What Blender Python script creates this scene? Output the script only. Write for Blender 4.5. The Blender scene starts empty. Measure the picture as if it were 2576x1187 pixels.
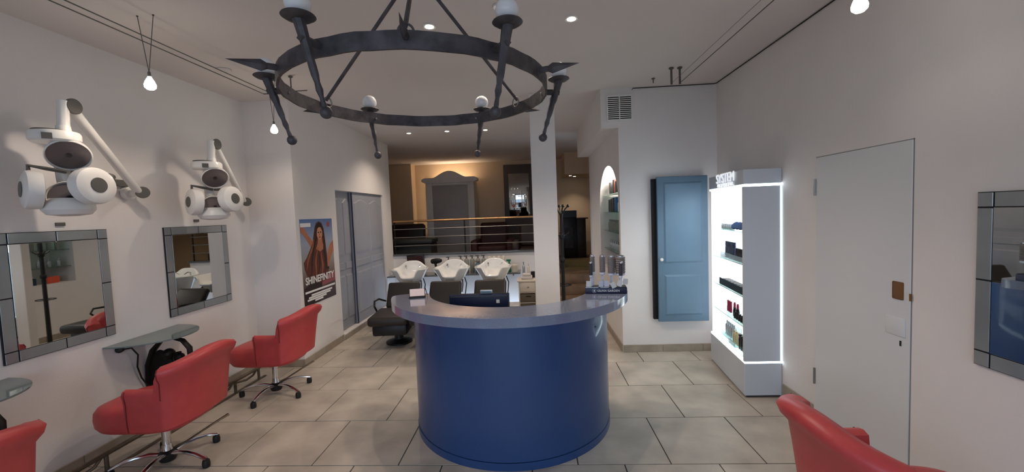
import bpy, bmesh, math, random
from mathutils import Vector, Matrix, Euler
from mathutils.geometry import tessellate_polygon
random.seed(7)
PI = math.pi
S = bpy.context.scene
C = S.collection

# ------------------------------------------------------------------ camera
W_IMG, H_IMG, F_PX = 2576, 1187, 1030.0
PITCH, YAW, ROLL, CAM_H = 0.0566, 0.0551, 0.0385, 1.66
def cam_axes():
    cy, sy = math.cos(YAW), math.sin(YAW)
    f = Vector((-sy*math.cos(PITCH), cy*math.cos(PITCH), -math.sin(PITCH)))
    rt = Vector((cy, sy, 0)); dn = f.cross(rt)
    r2 = math.cos(ROLL)*rt + math.sin(ROLL)*dn
    d2 = -math.sin(ROLL)*rt + math.cos(ROLL)*dn
    return r2, d2, f
_r, _d, _f = cam_axes()
cd = bpy.data.cameras.new('camera'); cam = bpy.data.objects.new('camera', cd); C.objects.link(cam)
m = Matrix((_r, -_d, -_f)).transposed().to_4x4(); m.translation = (0, 0, CAM_H)
cam.matrix_world = m
cd.sensor_width = 36.0; cd.sensor_fit = 'HORIZONTAL'; cd.lens = 36.0*F_PX/W_IMG
cd.clip_start = 0.05; cd.clip_end = 200
S.camera = cam

# ------------------------------------------------------------------ world, daylight, exposure
wd = bpy.data.worlds.new('world'); S.world = wd; wd.use_nodes = True
bg = wd.node_tree.nodes['Background']
bg.inputs[0].default_value = (0.62, 0.78, 1.0, 1); bg.inputs[1].default_value = 3.6
S.view_settings.view_transform = 'Standard'; S.view_settings.look = 'None'
S.view_settings.gamma = 1.0; S.view_settings.use_curve_mapping = False
S.view_settings.exposure = 0.0
WARM = (1.0, 0.83, 0.68); WARM2 = (1.0, 0.76, 0.52)
def light(name, kind, loc, energy, color=WARM, rot=(0, 0, 0), **kw):
    l = bpy.data.lights.new(name, kind); l.energy = energy; l.color = color
    for k, v in kw.items(): setattr(l, k, v)
    o = bpy.data.objects.new(name, l); o.location = loc; o.rotation_euler = rot; C.objects.link(o)
    return o
# daylight portal in the shop window behind the photographer
pl = light('window_portal', 'AREA', (-0.5, -2.28, 1.5), 1, (1, 1, 1), (PI/2, 0, 0), shape='RECTANGLE', size=4.6, size_y=2.3)
pl.data.cycles.is_portal = True

# ------------------------------------------------------------------ materials
def srgb(c):
    c = [x/255.0 for x in c]
    return tuple(x/12.92 if x <= 0.04045 else ((x+0.055)/1.055)**2.4 for x in c) + (1.0,)
M = {}
def mat(name, col, rough=0.5, metal=0.0, var=0.0, scale=6.0, bump=0.0, bscale=60.0, emit=0.0, ecol=None,
        trans=0.0, coat=0.0, alpha=1.0, ior=1.45, var_rough=0.0, detail=5.0):
    mt = bpy.data.materials.new(name); mt.use_nodes = True
    nt = mt.node_tree; b = nt.nodes['Principled BSDF']
    c = srgb(col)
    b.inputs['Base Color'].default_value = c
    b.inputs['Roughness'].default_value = rough; b.inputs['Metallic'].default_value = metal
    b.inputs['IOR'].default_value = ior
    b.inputs['Transmission Weight'].default_value = trans
    b.inputs['Coat Weight'].default_value = coat; b.inputs['Coat Roughness'].default_value = 0.06
    b.inputs['Alpha'].default_value = alpha
    if emit:
        b.inputs['Emission Color'].default_value = srgb(ecol or col); b.inputs['Emission Strength'].default_value = emit
    if var or bump or var_rough:
        geo = nt.nodes.new('ShaderNodeNewGeometry')
    if var or var_rough:
        nz = nt.nodes.new('ShaderNodeTexNoise'); nz.inputs['Scale'].default_value = scale; nz.inputs['Detail'].default_value = detail
        nt.links.new(geo.outputs['Position'], nz.inputs['Vector'])
        rp = nt.nodes.new('ShaderNodeValToRGB')
        lo = tuple(x*(1-var) for x in c[:3])+(1,); hi = tuple(min(1, x*(1+var)) for x in c[:3])+(1,)
        rp.color_ramp.elements[0].position = 0.3; rp.color_ramp.elements[1].position = 0.7
        rp.color_ramp.elements[0].color = lo; rp.color_ramp.elements[1].color = hi
        nt.links.new(nz.outputs['Fac'], rp.inputs['Fac'])
        nt.links.new(rp.outputs['Color'], b.inputs['Base Color'])
    if bump:
        n2 = nt.nodes.new('ShaderNodeTexNoise'); n2.inputs['Scale'].default_value = bscale; n2.inputs['Detail'].default_value = 3
        nt.links.new(geo.outputs['Position'], n2.inputs['Vector'])
        bp = nt.nodes.new('ShaderNodeBump'); bp.inputs['Strength'].default_value = bump; bp.inputs['Distance'].default_value = 0.004
        nt.links.new(n2.outputs['Fac'], bp.inputs['Height']); nt.links.new(bp.outputs['Normal'], b.inputs['Normal'])
    M[name] = mt
    return mt
mat('plaster', (226, 221, 218), 0.9, var=0.03, scale=2.0, bump=0.25, bscale=90)
mat('ceiling_paint', (222, 214, 210), 0.95, var=0.02, scale=1.5)
mat('beige_wall', (214, 190, 160), 0.9, var=0.05, scale=2)
mat('grout', (52, 50, 48), 0.9)
mat('tile', (190, 180, 166), 0.42, var=0.22, scale=3.2, bump=0.12, bscale=25, detail=8)
mat('baseboard', (156, 144, 128), 0.5, var=0.15, scale=8)
mat('step_tile', (130, 106, 84), 0.5, var=0.2, scale=6)
mat('red_leather', (190, 70, 71), 0.42, var=0.06, scale=14, bump=0.15, bscale=140)
mat('red_seam', (120, 34, 38), 0.6)
mat('chrome', (215, 215, 218), 0.14, 1.0)
mat('steel_dull', (128, 128, 128), 0.7)
mat('steel', (150, 148, 145), 0.3, 1.0)
mat('brass_rail', (196, 150, 105), 0.3, 1.0)
mat('black_plastic', (22, 22, 24), 0.45)
mat('black_leather', (38, 33, 31), 0.5, bump=0.1)
mat('wrought_iron', (86, 82, 85), 0.55, 0.5, var=0.35, scale=18, bump=0.5, bscale=45)
mat('dark_iron', (34, 29, 27), 0.45, 0.6, var=0.3, scale=25, bump=0.3)
mat('rail_iron', (110, 98, 84), 0.5, 0.6, var=0.3, scale=12)
mat('globe', (235, 232, 230), 0.25)
mat('mirror', (205, 208, 206), 0.015, 1.0)
mat('frame_glass', (150, 156, 158), 0.22, 0.35, var=0.06, scale=8, coat=0.6)
mat('leading', (38, 38, 40), 0.5, 0.3)
mat('counter_blue', (34, 68, 118), 0.38, var=0.05, scale=3, coat=0.35)
mat('counter_top', (120, 129, 152), 0.16, var=0.08, scale=120, coat=0.8)
mat('counter_in', (70, 84, 110), 0.5)
mat('door_grey', (150, 152, 160), 0.5, var=0.03, scale=5)
mat('blue_door', (101, 128, 149), 0.5, var=0.05, scale=4)
mat('navy', (22, 30, 62), 0.4)
mat('dark_gap', (10, 10, 14), 0.7)
mat('white_lacquer', (200, 206, 214), 0.3)
mat('white_plastic', (232, 230, 226), 0.32, coat=0.3)
mat('door_white', (216, 218, 220), 0.38)
mat('led_soft', (215, 240, 255), 0.4, emit=1.3)
mat('led', (235, 248, 255), 0.4, emit=5.0)
mat('led_panel', (245, 248, 252), 0.5, emit=1.6)
mat('bulb_hot', (255, 246, 230), 0.3, emit=30.0)
mat('spot_hot', (255, 244, 226), 0.3, emit=22.0)
mat('ceramic', (240, 238, 234), 0.12, coat=0.5)
mat('shelf_glass', (190, 220, 212), 0.05, trans=0.85, ior=1.3)
mat('console_glass', (150, 165, 165), 0.06, trans=0.5, ior=1.3)
mat('dark_slab', (88, 92, 96), 0.15, coat=0.5)
mat('wardrobe_paint', (226, 219, 211), 0.55, var=0.05)
mat('wardrobe_panel', (172, 165, 162), 0.5, var=0.04)
mat('wood_dark', (44, 30, 24), 0.45, var=0.25, scale=12)
mat('sofa_brown', (40, 25, 20), 0.5, bump=0.2)
mat('sofa_green', (30, 32, 28), 0.6, bump=0.2)
mat('armchair_red', (52, 17, 16), 0.6, bump=0.2)
mat('mirror_surround', (92, 84, 80), 0.6)
mat('rug', (112, 98, 62), 0.95, var=0.2, scale=20)
mat('lamp_grey', (92, 90, 86), 0.4)
mat('reflector', (120, 112, 112), 0.38, 0.6)
mat('reflector_core', (20, 18, 18), 0.3, 0.3)
mat('card', (236, 214, 210), 0.6)
mat('sign_lit', (246, 250, 255), 0.5, emit=0.6)
mat('print_white', (236, 234, 232), 0.6)
mat('brush_grey', (120, 112, 110), 0.6, var=0.2, scale=160, bump=0.5, bscale=300)
mat('brush_dark', (58, 54, 60), 0.5)
mat('brush_white', (205, 208, 222), 0.4)
mat('tag_white', (228, 226, 220), 0.6)
mat('wicker', (104, 94, 80), 0.8, var=0.3, scale=80, bump=0.6, bscale=120)
mat('cream', (226, 214, 198), 0.5)
mat('grey_bottle', (132, 134, 128), 0.35)
mat('blue_bottle', (86, 112, 128), 0.25)
mat('green_bottle', (32, 116, 92), 0.35)
mat('pink_label', (198, 172, 166), 0.5)
mat('black_box', (24, 20, 22), 0.35)
mat('brown_box', (70, 34, 26), 0.4)
mat('blue_box', (46, 96, 150), 0.35)
mat('teal_bottle', (70, 130, 140), 0.3)
mat('silver_tube', (176, 180, 184), 0.25, 0.4)
mat('dark_blue_pot', (44, 58, 84), 0.25)
mat('magenta', (150, 30, 70), 0.35)
mat('gold_clear', (196, 180, 140), 0.2)
mat('clear_acrylic', (225, 232, 235), 0.08, trans=0.7, ior=1.3)
mat('lock_brown', (126, 92, 58), 0.5, 0.3)
mat('towel', (206, 196, 192), 0.95)
mat('street', (120, 124, 128), 0.9)
mat('orange', (220, 90, 60), 0.5)

# ------------------------------------------------------------------ helpers
def settle(o, label=None, cat=None, group=None, kind=None):
    if label: o['label'] = label
    if cat: o['category'] = cat
    if group: o['group'] = group
    if kind: o['kind'] = kind
    return o
def thing(name, label, cat, loc=(0, 0, 0), rz=0.0, group=None):
    o = bpy.data.objects.new(name, None); o.empty_display_size = 0.1
    C.objects.link(o); o.location = loc; o.rotation_euler = (0, 0, rz)
    return settle(o, label, cat, group)
def struct(name):
    o = bpy.data.objects.new(name, None); C.objects.link(o); o['kind'] = 'structure'; return o

def frame(axis):
    a = Vector(axis).normalized()
    t = Vector((0, 0, 1)) if abs(a.z) < 0.95 else Vector((1, 0, 0))
    u = t.cross(a).normalized(); v = a.cross(u)
    return u, v, a

class MB:
    def __init__(s): s.v = []; s.f = []
    def add(s, vs, fs):
        n = len(s.v); s.v += [Vector(p) for p in vs]; s.f += [tuple(i+n for i in f) for f in fs]; return s
    def box(s, x0, x1, y0, y1, z0, z1, bev=0.0, seg=2, R=None, about=None):
        bm = bmesh.new(); bmesh.ops.create_cube(bm, size=1)
        for v in bm.verts:
            v.co = Vector(((x0+x1)/2+v.co.x*(x1-x0), (y0+y1)/2+v.co.y*(y1-y0), (z0+z1)/2+v.co.z*(z1-z0)))
        if bev > 0: bmesh.ops.bevel(bm, geom=list(bm.edges), offset=bev, segments=seg, profile=0.5, affect='EDGES')
        bm.verts.ensure_lookup_table(); bm.verts.index_update()
        vs = [v.co.copy() for v in bm.verts]; fs = [[v.index for v in f.verts] for f in bm.faces]; bm.free()
        if R is not None:
            ab = Vector(about) if about else Vector(((x0+x1)/2, (y0+y1)/2, (z0+z1)/2))
            vs = [ab + R @ (p-ab) for p in vs]
        return s.add(vs, fs)
    def lathe(s, prof, org, axis=(0, 0, 1), n=24, sx=1.0, sy=1.0):
        u, v, a = frame(axis); org = Vector(org); vs = []; fs = []
        k = len(prof)
        for i in range(n):
            t = 2*PI*i/n
            d = u*math.cos(t)*sx + v*math.sin(t)*sy
            for r, h in prof: vs.append(org + d*r + a*h)
        for i in range(n):
            j = (i+1) % n
            for q in range(k-1): fs.append((i*k+q, j*k+q, j*k+q+1, i*k+q+1))
        if prof[0][0] > 1e-5: fs.append(tuple(i*k for i in range(n))[::-1])
        if prof[-1][0] > 1e-5: fs.append(tuple(i*k+k-1 for i in range(n)))
        return s.add(vs, fs)
    def cyl(s, p0, p1, r0, r1=None, n=16):
        p0, p1 = Vector(p0), Vector(p1); r1 = r0 if r1 is None else r1
        return s.lathe([(r0, 0), (r1, (p1-p0).length)], p0, p1-p0, n)
    def disc(s, c, axis, r, th, n=28, bev=0.004):
        b = min(bev, th*0.45, r*0.4)
        return s.lathe([(r-b, 0), (r, b), (r, th-b), (r-b, th)], c, axis, n)
    def ball(s, c, r, n=16, sz=1.0):
        pr = [(r*math.sin(PI*i/10), -r*sz*math.cos(PI*i/10)) for i in range(11)]
        pr[0] = (1e-6, pr[0][1]); pr[-1] = (1e-6, pr[-1][1])
        return s.lathe(pr, c, (0, 0, 1), n)
    def tube(s, pts, r, n=8, closed=False, flat=None):
        pts = [Vector(p) for p in pts]; k = len(pts); vs = []; fs = []
        rs = r if isinstance(r, (list, tuple)) else [r]*k
        up = None
        for i, p in enumerate(pts):
            if closed: d = pts[(i+1) % k]-pts[i-1]
            else: d = pts[min(i+1, k-1)]-pts[max(i-1, 0)]
            d.normalize()
            if up is None: u, v, _ = frame(d)
            else:
                u = (up - d*up.dot(d)).normalized(); v = d.cross(u)
            up = u
            for j in range(n):
                t = 2*PI*j/n
                a, b = (1, 1) if flat is None else flat
                vs.append(p + u*math.cos(t)*rs[i]*a + v*math.sin(t)*rs[i]*b)
        rng = k if closed else k-1
        for i in range(rng):
            i2 = (i+1) % k
            for j in range(n):
                j2 = (j+1) % n
                fs.append((i*n+j, i*n+j2, i2*n+j2, i2*n+j))
        if not closed:
            fs.append(tuple(range(n))[::-1]); fs.append(tuple((k-1)*n+j for j in range(n)))
        return s.add(vs, fs)
    def prism(s, poly, org, u, v, depth, holes=()):
        """flat outline(s) (a,b) in plane u,v at org, extruded by the vector depth"""
        org, u, v, depth = Vector(org), Vector(u), Vector(v), Vector(depth)
        loops = [list(poly)]+[list(h) for h in holes]
        flat = [q for l in loops for q in l]
        tris = tessellate_polygon([[Vector((a, b, 0)) for a, b in l] for l in loops])
        n = len(flat); P = [org+u*a+v*b for a, b in flat]
        vs = P+[p+depth for p in P]; fs = [tuple(t) for t in tris]+[tuple(i+n for i in t[::-1]) for t in tris]
        o = 0
        for l in loops:
            k = len(l)
            for i in range(k):
                j = (i+1) % k; fs.append((o+i, o+j, o+j+n, o+i+n))
            o += k
        return s.add(vs, fs)
    def build(s, name, mt, parent=None, world=False, smooth=True, angle=38, bevel=None):
        vs = s.v
        if parent is not None and world:
            inv = (Matrix.Translation(parent.location) @ parent.rotation_euler.to_matrix().to_4x4()).inverted()
            vs = [inv @ p for p in vs]
        me = bpy.data.meshes.new(name); me.from_pydata([tuple(p) for p in vs], [], s.f); me.validate()
        bm = bmesh.new(); bm.from_mesh(me); bmesh.ops.recalc_face_normals(bm, faces=bm.faces)
        bm.to_mesh(me); bm.free()
        me.materials.append(M[mt] if isinstance(mt, str) else mt)
        if smooth:
            me.shade_smooth(); me.set_sharp_from_angle(angle=math.radians(angle))
        o = bpy.data.objects.new(name, me); C.objects.link(o)
        if parent is not None: o.parent = parent
        if bevel:
            md = o.modifiers.new('bevel', 'BEVEL'); md.width = bevel; md.segments = 2; md.limit_method = 'ANGLE'
        return o
def one(name, mb, mt, label, cat, group=None, **k):
    """a thing that is one mesh, origin at the centre of its base"""
    lo = [min(p[i] for p in mb.v) for i in range(3)]; hi = [max(p[i] for p in mb.v) for i in range(3)]
    b = Vector(((lo[0]+hi[0])/2, (lo[1]+hi[1])/2, lo[2]))
    mb.v = [p-b for p in mb.v]
    o = mb.build(name, mt, **k); o.location = b
    return settle(o, label, cat, group)
def copy_tree(o, parent=None):
    c = o.copy(); C.objects.link(c)
    if parent is not None: c.parent = parent
    for ch in list(o.children): copy_tree(ch, c)
    return c
def text(name, body, size, mt, R, loc, parent, extrude=0.002, align='CENTER', sx=1.0, bold=0.0):
    cu = bpy.data.curves.new(name, 'FONT'); cu.body = body; cu.size = size; cu.extrude = extrude
    cu.align_x = align; cu.offset = bold
    t = bpy.data.objects.new(name, cu); C.objects.link(t)
    bpy.context.view_layer.update()
    me = bpy.data.meshes.new_from_object(t.evaluated_get(bpy.context.evaluated_depsgraph_get()))
    bpy.data.objects.remove(t)
    for v in me.vertices: v.co.x *= sx
    T = Matrix.Translation(loc) @ R.to_4x4()
    if parent is not None:
        T = (Matrix.Translation(parent.location) @ parent.rotation_euler.to_matrix().to_4x4()).inverted() @ T
    me.transform(T); me.materials.clear(); me.materials.append(M[mt])
    o = bpy.data.objects.new(name, me); C.objects.link(o)
    if parent is not None: o.parent = parent
    return o
def axes(right, up):
    r, u = Vector(right).normalized(), Vector(up).normalized(); return Matrix((r, u, r.cross(u))).transposed()
R_FRONT = axes((1, 0, 0), (0, 0, 1))      # reads from -y side
R_PX = axes((0, 1, 0), (0, 0, 1))         # on a wall that faces +x
R_MX = axes((0, -1, 0), (0, 0, 1))        # on a wall that faces -x
def rel0(mb, nm, mt, par, root, **k):
    mb.v = [p-Vector(root.location) for p in mb.v]; return mb.build(nm, mt, par, **k)
def smoothstep(a, b, x):
    t = max(0.0, min(1.0, (x-a)/(b-a))); return t*t*(3-2*t)

# ------------------------------------------------------------------ the setting
XL, XP, XR, XN = -3.2, -2.665, 2.06, 0.98      # mirror wall, poster wall, right wall, niche wall
YJ, YB, YS, YF = 4.45, 4.72, 7.55, -2.3         # jog, back-right wall, sink wall, shop front
ZC, ZM = 3.0, 0.5                               # ceiling, raised floor
YM = 10.7                                       # far wall of the raised room
fl = struct('floor')
MB().box(-3.6, 2.4, YF-0.1, 7.2, -0.1, -0.005).build('grout_bed', 'grout', fl, smooth=False)
TS, G = 0.6, 0.0035
full = MB().box(-TS/2+G, TS/2-G, -TS/2+G, TS/2-G, -0.014, 0.0, bev=0.0015, seg=1)
fullmesh = None
row0, y = -8, 2.608-8*TS
for k in range(row0, 8):
    y0 = 2.608+k*TS; y1 = y0+TS; cut_y1 = min(y1, 7.02)
    if y0 > 7.0: break
    if y1 < YF+0.05: continue
    xa, xb = (XL, XR) if y0 < YB-0.05 else (XP, XN)
    off = -1.568 + (0.3 if (k % 2) else 0.0)
    i0 = math.floor((xa-off)/TS)
    x0 = off+i0*TS
    while x0 < xb:
        a, b = max(x0, xa), min(x0+TS, xb); c = max(y0, YF)
        if b-a > 0.03:
            if b-a > TS-1e-4 and cut_y1-c > TS-1e-4:
                if fullmesh is None:
                    o = full.build('tile', 'tile', fl, smooth=False); fullmesh = o.data
                else:
                    o = bpy.data.objects.new('tile', fullmesh); C.objects.link(o); o.parent = fl
                o.location = (x0+TS/2, y0+TS/2, random.uniform(-0.0007, 0.0007))
            else:
                MB().box(a+G, b-G, c+G, cut_y1-G, -0.014, 0, bev=0.0015, seg=1).build('tile', 'tile', fl, smooth=False)
        x0 += TS
# raised room floor and steps
MB().box(-4.2, 2.6, 7.6, YM+0.1, -0.1, ZM).build('raised_slab', 'step_tile', fl, smooth=False)
st = struct('trim_1'); st['label'] = 'brown tiled steps up to the raised room'
for i in range(3):
    MB().box(0.32, XN, 7.02+i*0.2, 7.62, i*ZM/3, (i+1)*ZM/3, bev=0.008).build('step', 'step_tile', st)
ce = MB().box(-4.2, 2.8, YF-0.1, YM+0.2, ZC, ZC+0.12).build('ceiling', 'ceiling_paint', smooth=False); ce['kind'] = 'structure'
def wall(name, mb, mt='plaster', **k):
    o = mb.build(name, mt, smooth=False, **k); o['kind'] = 'structure'; return o
# left: mirror wall, jog, poster wall with sliding door opening
wall('wall_left', MB().box(XL-0.15, XL, YF, YJ, 0, ZC))
DY0, DY1, DZ0, DZ1 = 5.41, 7.16, 0.085, 2.06
wp = MB()
wp.prism([(YJ, 0), (DY0, 0), (DY0, DZ1), (DY1, DZ1), (DY1, 0), (YS, 0), (YS, ZC), (YJ, ZC)], (XP, 0, 0), (0, 1, 0), (0, 0, 1), (-0.16, 0, 0))
wp.box(XL-0.15, XP-0.16, YJ, YJ+0.12, 0, ZC)
wp.box(XP-0.75, XP-0.70, DY0-0.1, DY1+0.1, 0, ZC)
wall('wall_left_inner', wp)
# right wall and back-right wall with bulkhead and niche
wall('wall_right', MB().box(XR, XR+0.15, YF, YB, 0, ZC))
wb = MB()
wb.prism([(XN, 0), (XR, 0), (XR, ZC), (0.79, ZC), (0.79, 2.57), (XN, 2.57)], (0, YB, 0), (1, 0, 0), (0, 0, 1), (0, 0.02, 0))
wall('wall_back', wb)
NY0, NY1, NZ0, NZS, NZT = 4.80, 6.12, 0.85, 1.72, 2.22
arch = [(NY0, NZ0), (NY1, NZ0)]
for i in range(25):
    t = PI*i/24
    arch.append(((NY0+NY1)/2+(NY1-NY0)/2*math.cos(t), NZS+(NZT-NZS)*math.sin(t)))
wn = MB()
wn.prism([(YB+0.02, 0), (7.16, 0), (7.16, ZC), (YB+0.02, ZC)], (XN, 0, 0), (0, 1, 0), (0, 0, 1), (0.04, 0, 0), holes=[arch])
nb = MB()
n = len(arch); vs = [(XN+0.04, a, b) for a, b in arch]+[(XN+0.42, a, b) for a, b in arch]
fs = [(i, (i+1) % n, (i+1) % n+n, i+n) for i in range(n)]+[tuple(range(n, 2*n))]
wn.add(vs, fs)
wn.box(XN, 2.6, 7.14, 7.2, 0, ZC)
wn.box(0.79, XN, YB+0.02, 7.19, 2.57, ZC)
wall('wall_niche', wn)
# pillar
pil = MB().box(-0.01, 0.272, YB, YB+0.09, 0, ZC, bev=0.004, seg=1); wall('wall_pillar', pil)
# sink wall below the raised room, with ledge
wall('wall_sink', MB().box(XP, 0.32, YS, YS+0.12, 0, 0.93))
tr = MB().box(XP, 0.34, YS-0.03, YS+0.14, 0.93, 0.962, bev=0.004).build('trim_2', 'dark_slab'); tr['kind'] = 'structure'
# raised room shell
wall('wall_far', MB().box(-4.2, 2.6, YM, YM+0.15, ZM, ZC), 'beige_wall')
wall('wall_far_pier', MB().box(-4.2, -3.08, YM-0.35, YM, ZM, ZC), 'beige_wall')
wall('wall_far_left', MB().box(-4.2, -4.05, YS, YM-0.35, ZM, ZC).box(-4.2, XP-0.16, YS, YS+0.12, 0, ZC), 'beige_wall')
wall('wall_far_right', MB().box(2.45, 2.6, 7.2, YM, ZM, ZC), 'beige_wall')
wall('wall_soffit', MB().box(0.75, 2.45, 9.6, YM, 2.5, ZC), 'beige_wall')
# shop front behind the photographer: big panes between posts
fw = MB()
fw.box(XL-0.15, -2.8, YF-0.12, YF, 0, ZC).box(1.75, XR+0.15, YF-0.12, YF, 0, ZC).box(-2.8, 1.75, YF-0.12, YF, 2.62, ZC).box(-2.8, 0.5, YF-0.12, YF, 0, 0.38)
wall('wall_front', fw)
wf = MB()
for x in (-2.8, -1.2, 0.45, 1.68): wf.box(x, x+0.07, YF-0.09, YF-0.03, 0.38, 2.62)
wf.box(-2.8, 1.75, YF-0.09, YF-0.03, 2.05, 2.11)
o = wf.build('window_1', 'dark_iron', smooth=False); o['kind'] = 'structure'
o = MB().box(-30, 30, -40, YF-0.12, -0.2, -0.1).build('floor_street', 'street', smooth=False); o['kind'] = 'structure'
# baseboards
def skirting(name, pieces):
    root = struct(name)
    for b in pieces: MB().box(*b, bev=0.003, seg=1).build('skirting_tile', 'baseboard', root, smooth=False)
    return root
ps = []
x = XN
while x < XR-0.02: ps.append((x+0.002, min(x+0.45, XR)-0.002, YB-0.012, YB-0.0005, 0, 0.085)); x += 0.45
skirting('baseboard_back', ps)
ps = []; y = YJ
while y < DY0-0.02: ps.append((XP+0.0005, XP+0.012, y+0.002, min(y+0.45, DY0)-0.002, 0, 0.085)); y += 0.45
ps.append((XL+0.01, XP+0.012, YJ-0.012, YJ-0.0005, 0, 0.085))
skirting('baseboard_left', ps)
ps = []; y = YB+0.02
while y < 7.0: ps.append((XN-0.012, XN-0.0005, y+0.002, min(y+0.45, 7.0)-0.002, 0, 0.085)); y += 0.45
skirting('baseboard_niche', ps)
skirting('baseboard_right', [(XR-0.012, XR-0.0005, 3.13, 3.5, 0, 0.13), (XR-0.012, XR-0.0005, YF+0.1, 2.3, 0, 0.13)])
ps = []; y = YF+0.1
while y < YJ-0.05: ps.append((XL+0.0005, XL+0.012, y+0.002, min(y+0.6, YJ-0.015)-0.002, 0, 0.085)); y += 0.6
skirting('baseboard_mirror_wall', ps)

# white flush door in the right wall
d1 = struct('door_1'); d1['label'] = 'white flush door with brown lock plate in the right wall'
MB().box(XR-0.006, XR+0.02, 2.345, 3.105, 0.01, 1.972, bev=0.002, seg=1).build('door_leaf', 'door_white', d1)
g = MB()
g.box(XR-0.002, XR+0.001, 2.340, 2.345, 0, 1.978).box(XR-0.002, XR+0.001, 3.105, 3.109, 0, 1.978).box(XR-0.002, XR+0.001, 2.340, 3.109, 1.972, 1.977)
g.build('door_gap', 'steel_dull', d1, smooth=False)
MB().box(XR-0.010, XR-0.005, 2.385, 2.455, 1.085, 1.185, bev=0.006).build('lock_plate', 'lock_brown', d1)
MB().box(XR-0.010, XR-0.005, 2.336, 2.348, 1.09, 1.13).build('strike', 'lock_brown', d1)
MB().box(XR-0.012, XR-0.005, 2.37, 2.50, 0.875, 0.98, bev=0.003).build('letter_plate', 'door_white', d1)
MB().box(XR-0.009, XR-0.005, 2.395, 2.405, 0.82, 0.85).build('keyhole', 'black_plastic', d1)
MB().cyl((XR-0.012, 3.108, 1.70), (XR-0.012, 3.108, 1.82), 0.007).cyl((XR-0.012, 3.108, 0.3), (XR-0.012, 3.108, 0.42), 0.007).build('hinge', 'steel', d1)

# grey sliding doors in the left opening
d2 = struct('door_2'); d2['label'] = 'grey panelled sliding wardrobe doors in the left wall'
MB().box(XP-0.155, XP+0.014, DY0+0.002, DY1-0.002, 0, DZ0, bev=0.004).build('threshold', 'plaster', d2)
MB().box(XP+0.0145, XP+0.022, DY0+0.004, DY1-0.004, 0, 0.07).build('threshold_tile', 'baseboard', d2)
def sliding(y0, y1, xf):
    lf = MB().box(xf-0.035, xf, y0, y1, DZ0+0.005, DZ1-0.005, bev=0.003, seg=1).build('door_leaf', 'door_grey', d2)
    w = y1-y0; cols = 2
    for c in range(cols):
        a = y0+0.06+c*(w-0.07)/cols; b = a+(w-0.07)/cols-0.05
        top = [(a, 1.12), (b, 1.12), (b, 1.90)]
        for i in range(1, 8):
            t = i/8; top.append((b+(a-b)*t, 1.90+0.055*math.sin(PI*t)**1.5))
        top.append((a, 1.90))
        for poly in (top, [(a, 0.94), (b, 0.94), (b, 1.04), (a, 1.04)], [(a, 0.22), (b, 0.22), (b, 0.86), (a, 0.86)]):
            cx = sum(p[0] for p in poly)/len(poly); cz = sum(p[1] for p in poly)/len(poly)
            inner = [(cx+(p[0]-cx)*0.90, cz+(p[1]-cz)*(0.93 if poly is not None else 1)) for p in poly]
            mb = MB(); k = len(poly)
            vs = [(xf, p, q) for p, q in poly]+[(xf+0.010, p, q) for p, q in inner]
            fs = [(i, (i+1) % k, (i+1) % k+k, i+k) for i in range(k)]+[tuple(range(k, 2*k))]
            mb.add(vs, fs).build('panel', 'door_grey', lf, smooth=False)
    return lf
sliding(DY0+0.005, 6.02, XP-0.075)
sliding(5.96, DY1-0.005, XP-0.032)
MB().box(XP-0.031, XP-0.022, 5.945, 5.972, DZ0+0.01, DZ1-0.01).build('edge_profile', 'navy', d2)

# ------------------------------------------------------------------ reception counter
cx, cy, H = -0.22, 3.31, 1.04
ct = thing('reception_counter', 'curved blue reception counter with glossy grey crescent top', 'counter', (cx, cy, 0))
def arc(r, a0, a1, n): return [(r*math.cos(math.radians(a0+(a1-a0)*i/n)), r*math.sin(math.radians(a0+(a1-a0)*i/n))) for i in range(n+1)]
MB().prism(arc(0.77, 176, 364, 72)+arc(0.735, 364, 176, 72), (0, 0, 0.055), (1, 0, 0), (0, 1, 0), (0, 0, 0.92)).build('front_panel', 'counter_blue', ct)
MB().prism(arc(0.775, 176, 364, 72)+arc(0.74, 364, 176, 72), (0, 0, 0.0), (1, 0, 0), (0, 1, 0), (0, 0, 0.052)).build('plinth', 'counter_blue', ct)
out = arc(0.93, 193, 347, 64)
def cap(ang, flip):
    t = math.radians(ang); c = Vector((math.cos(t), math.sin(t))); tn = Vector((-c.y, c.x))*(1 if flip else -1)
    res = []
    for i in range(1, 12):
        q = PI*i/12; r = 0.785+0.145*math.copysign(abs(math.cos(q))**0.7, math.cos(q)); l = 0.085*abs(math.sin(q))**0.7
        p = c*r+tn*l; res.append((p.x, p.y))
    return res
outline = out+cap(347, True)+arc(0.64, 347, 193, 56)+cap(193, False)[::-1]
tp = MB().prism(outline, (0, 0, H-0.062), (1, 0, 0), (0, 1, 0), (0, 0, 0.062)).build('counter_top', 'counter_top', ct, angle=50, bevel=0.022)
tp.modifiers['bevel'].segments = 4
MB().prism(arc(0.73, 178, 362, 48), (0, 0, 0.70), (1, 0, 0), (0, 1, 0), (0, 0, 0.03)).build('desk_board', 'counter_in', ct)
MB().disc((0.625, -0.452, 0.84), (0.81, -0.585, 0), 0.006, 0.004, 12).build('screw_cap', 'navy', ct)

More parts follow.
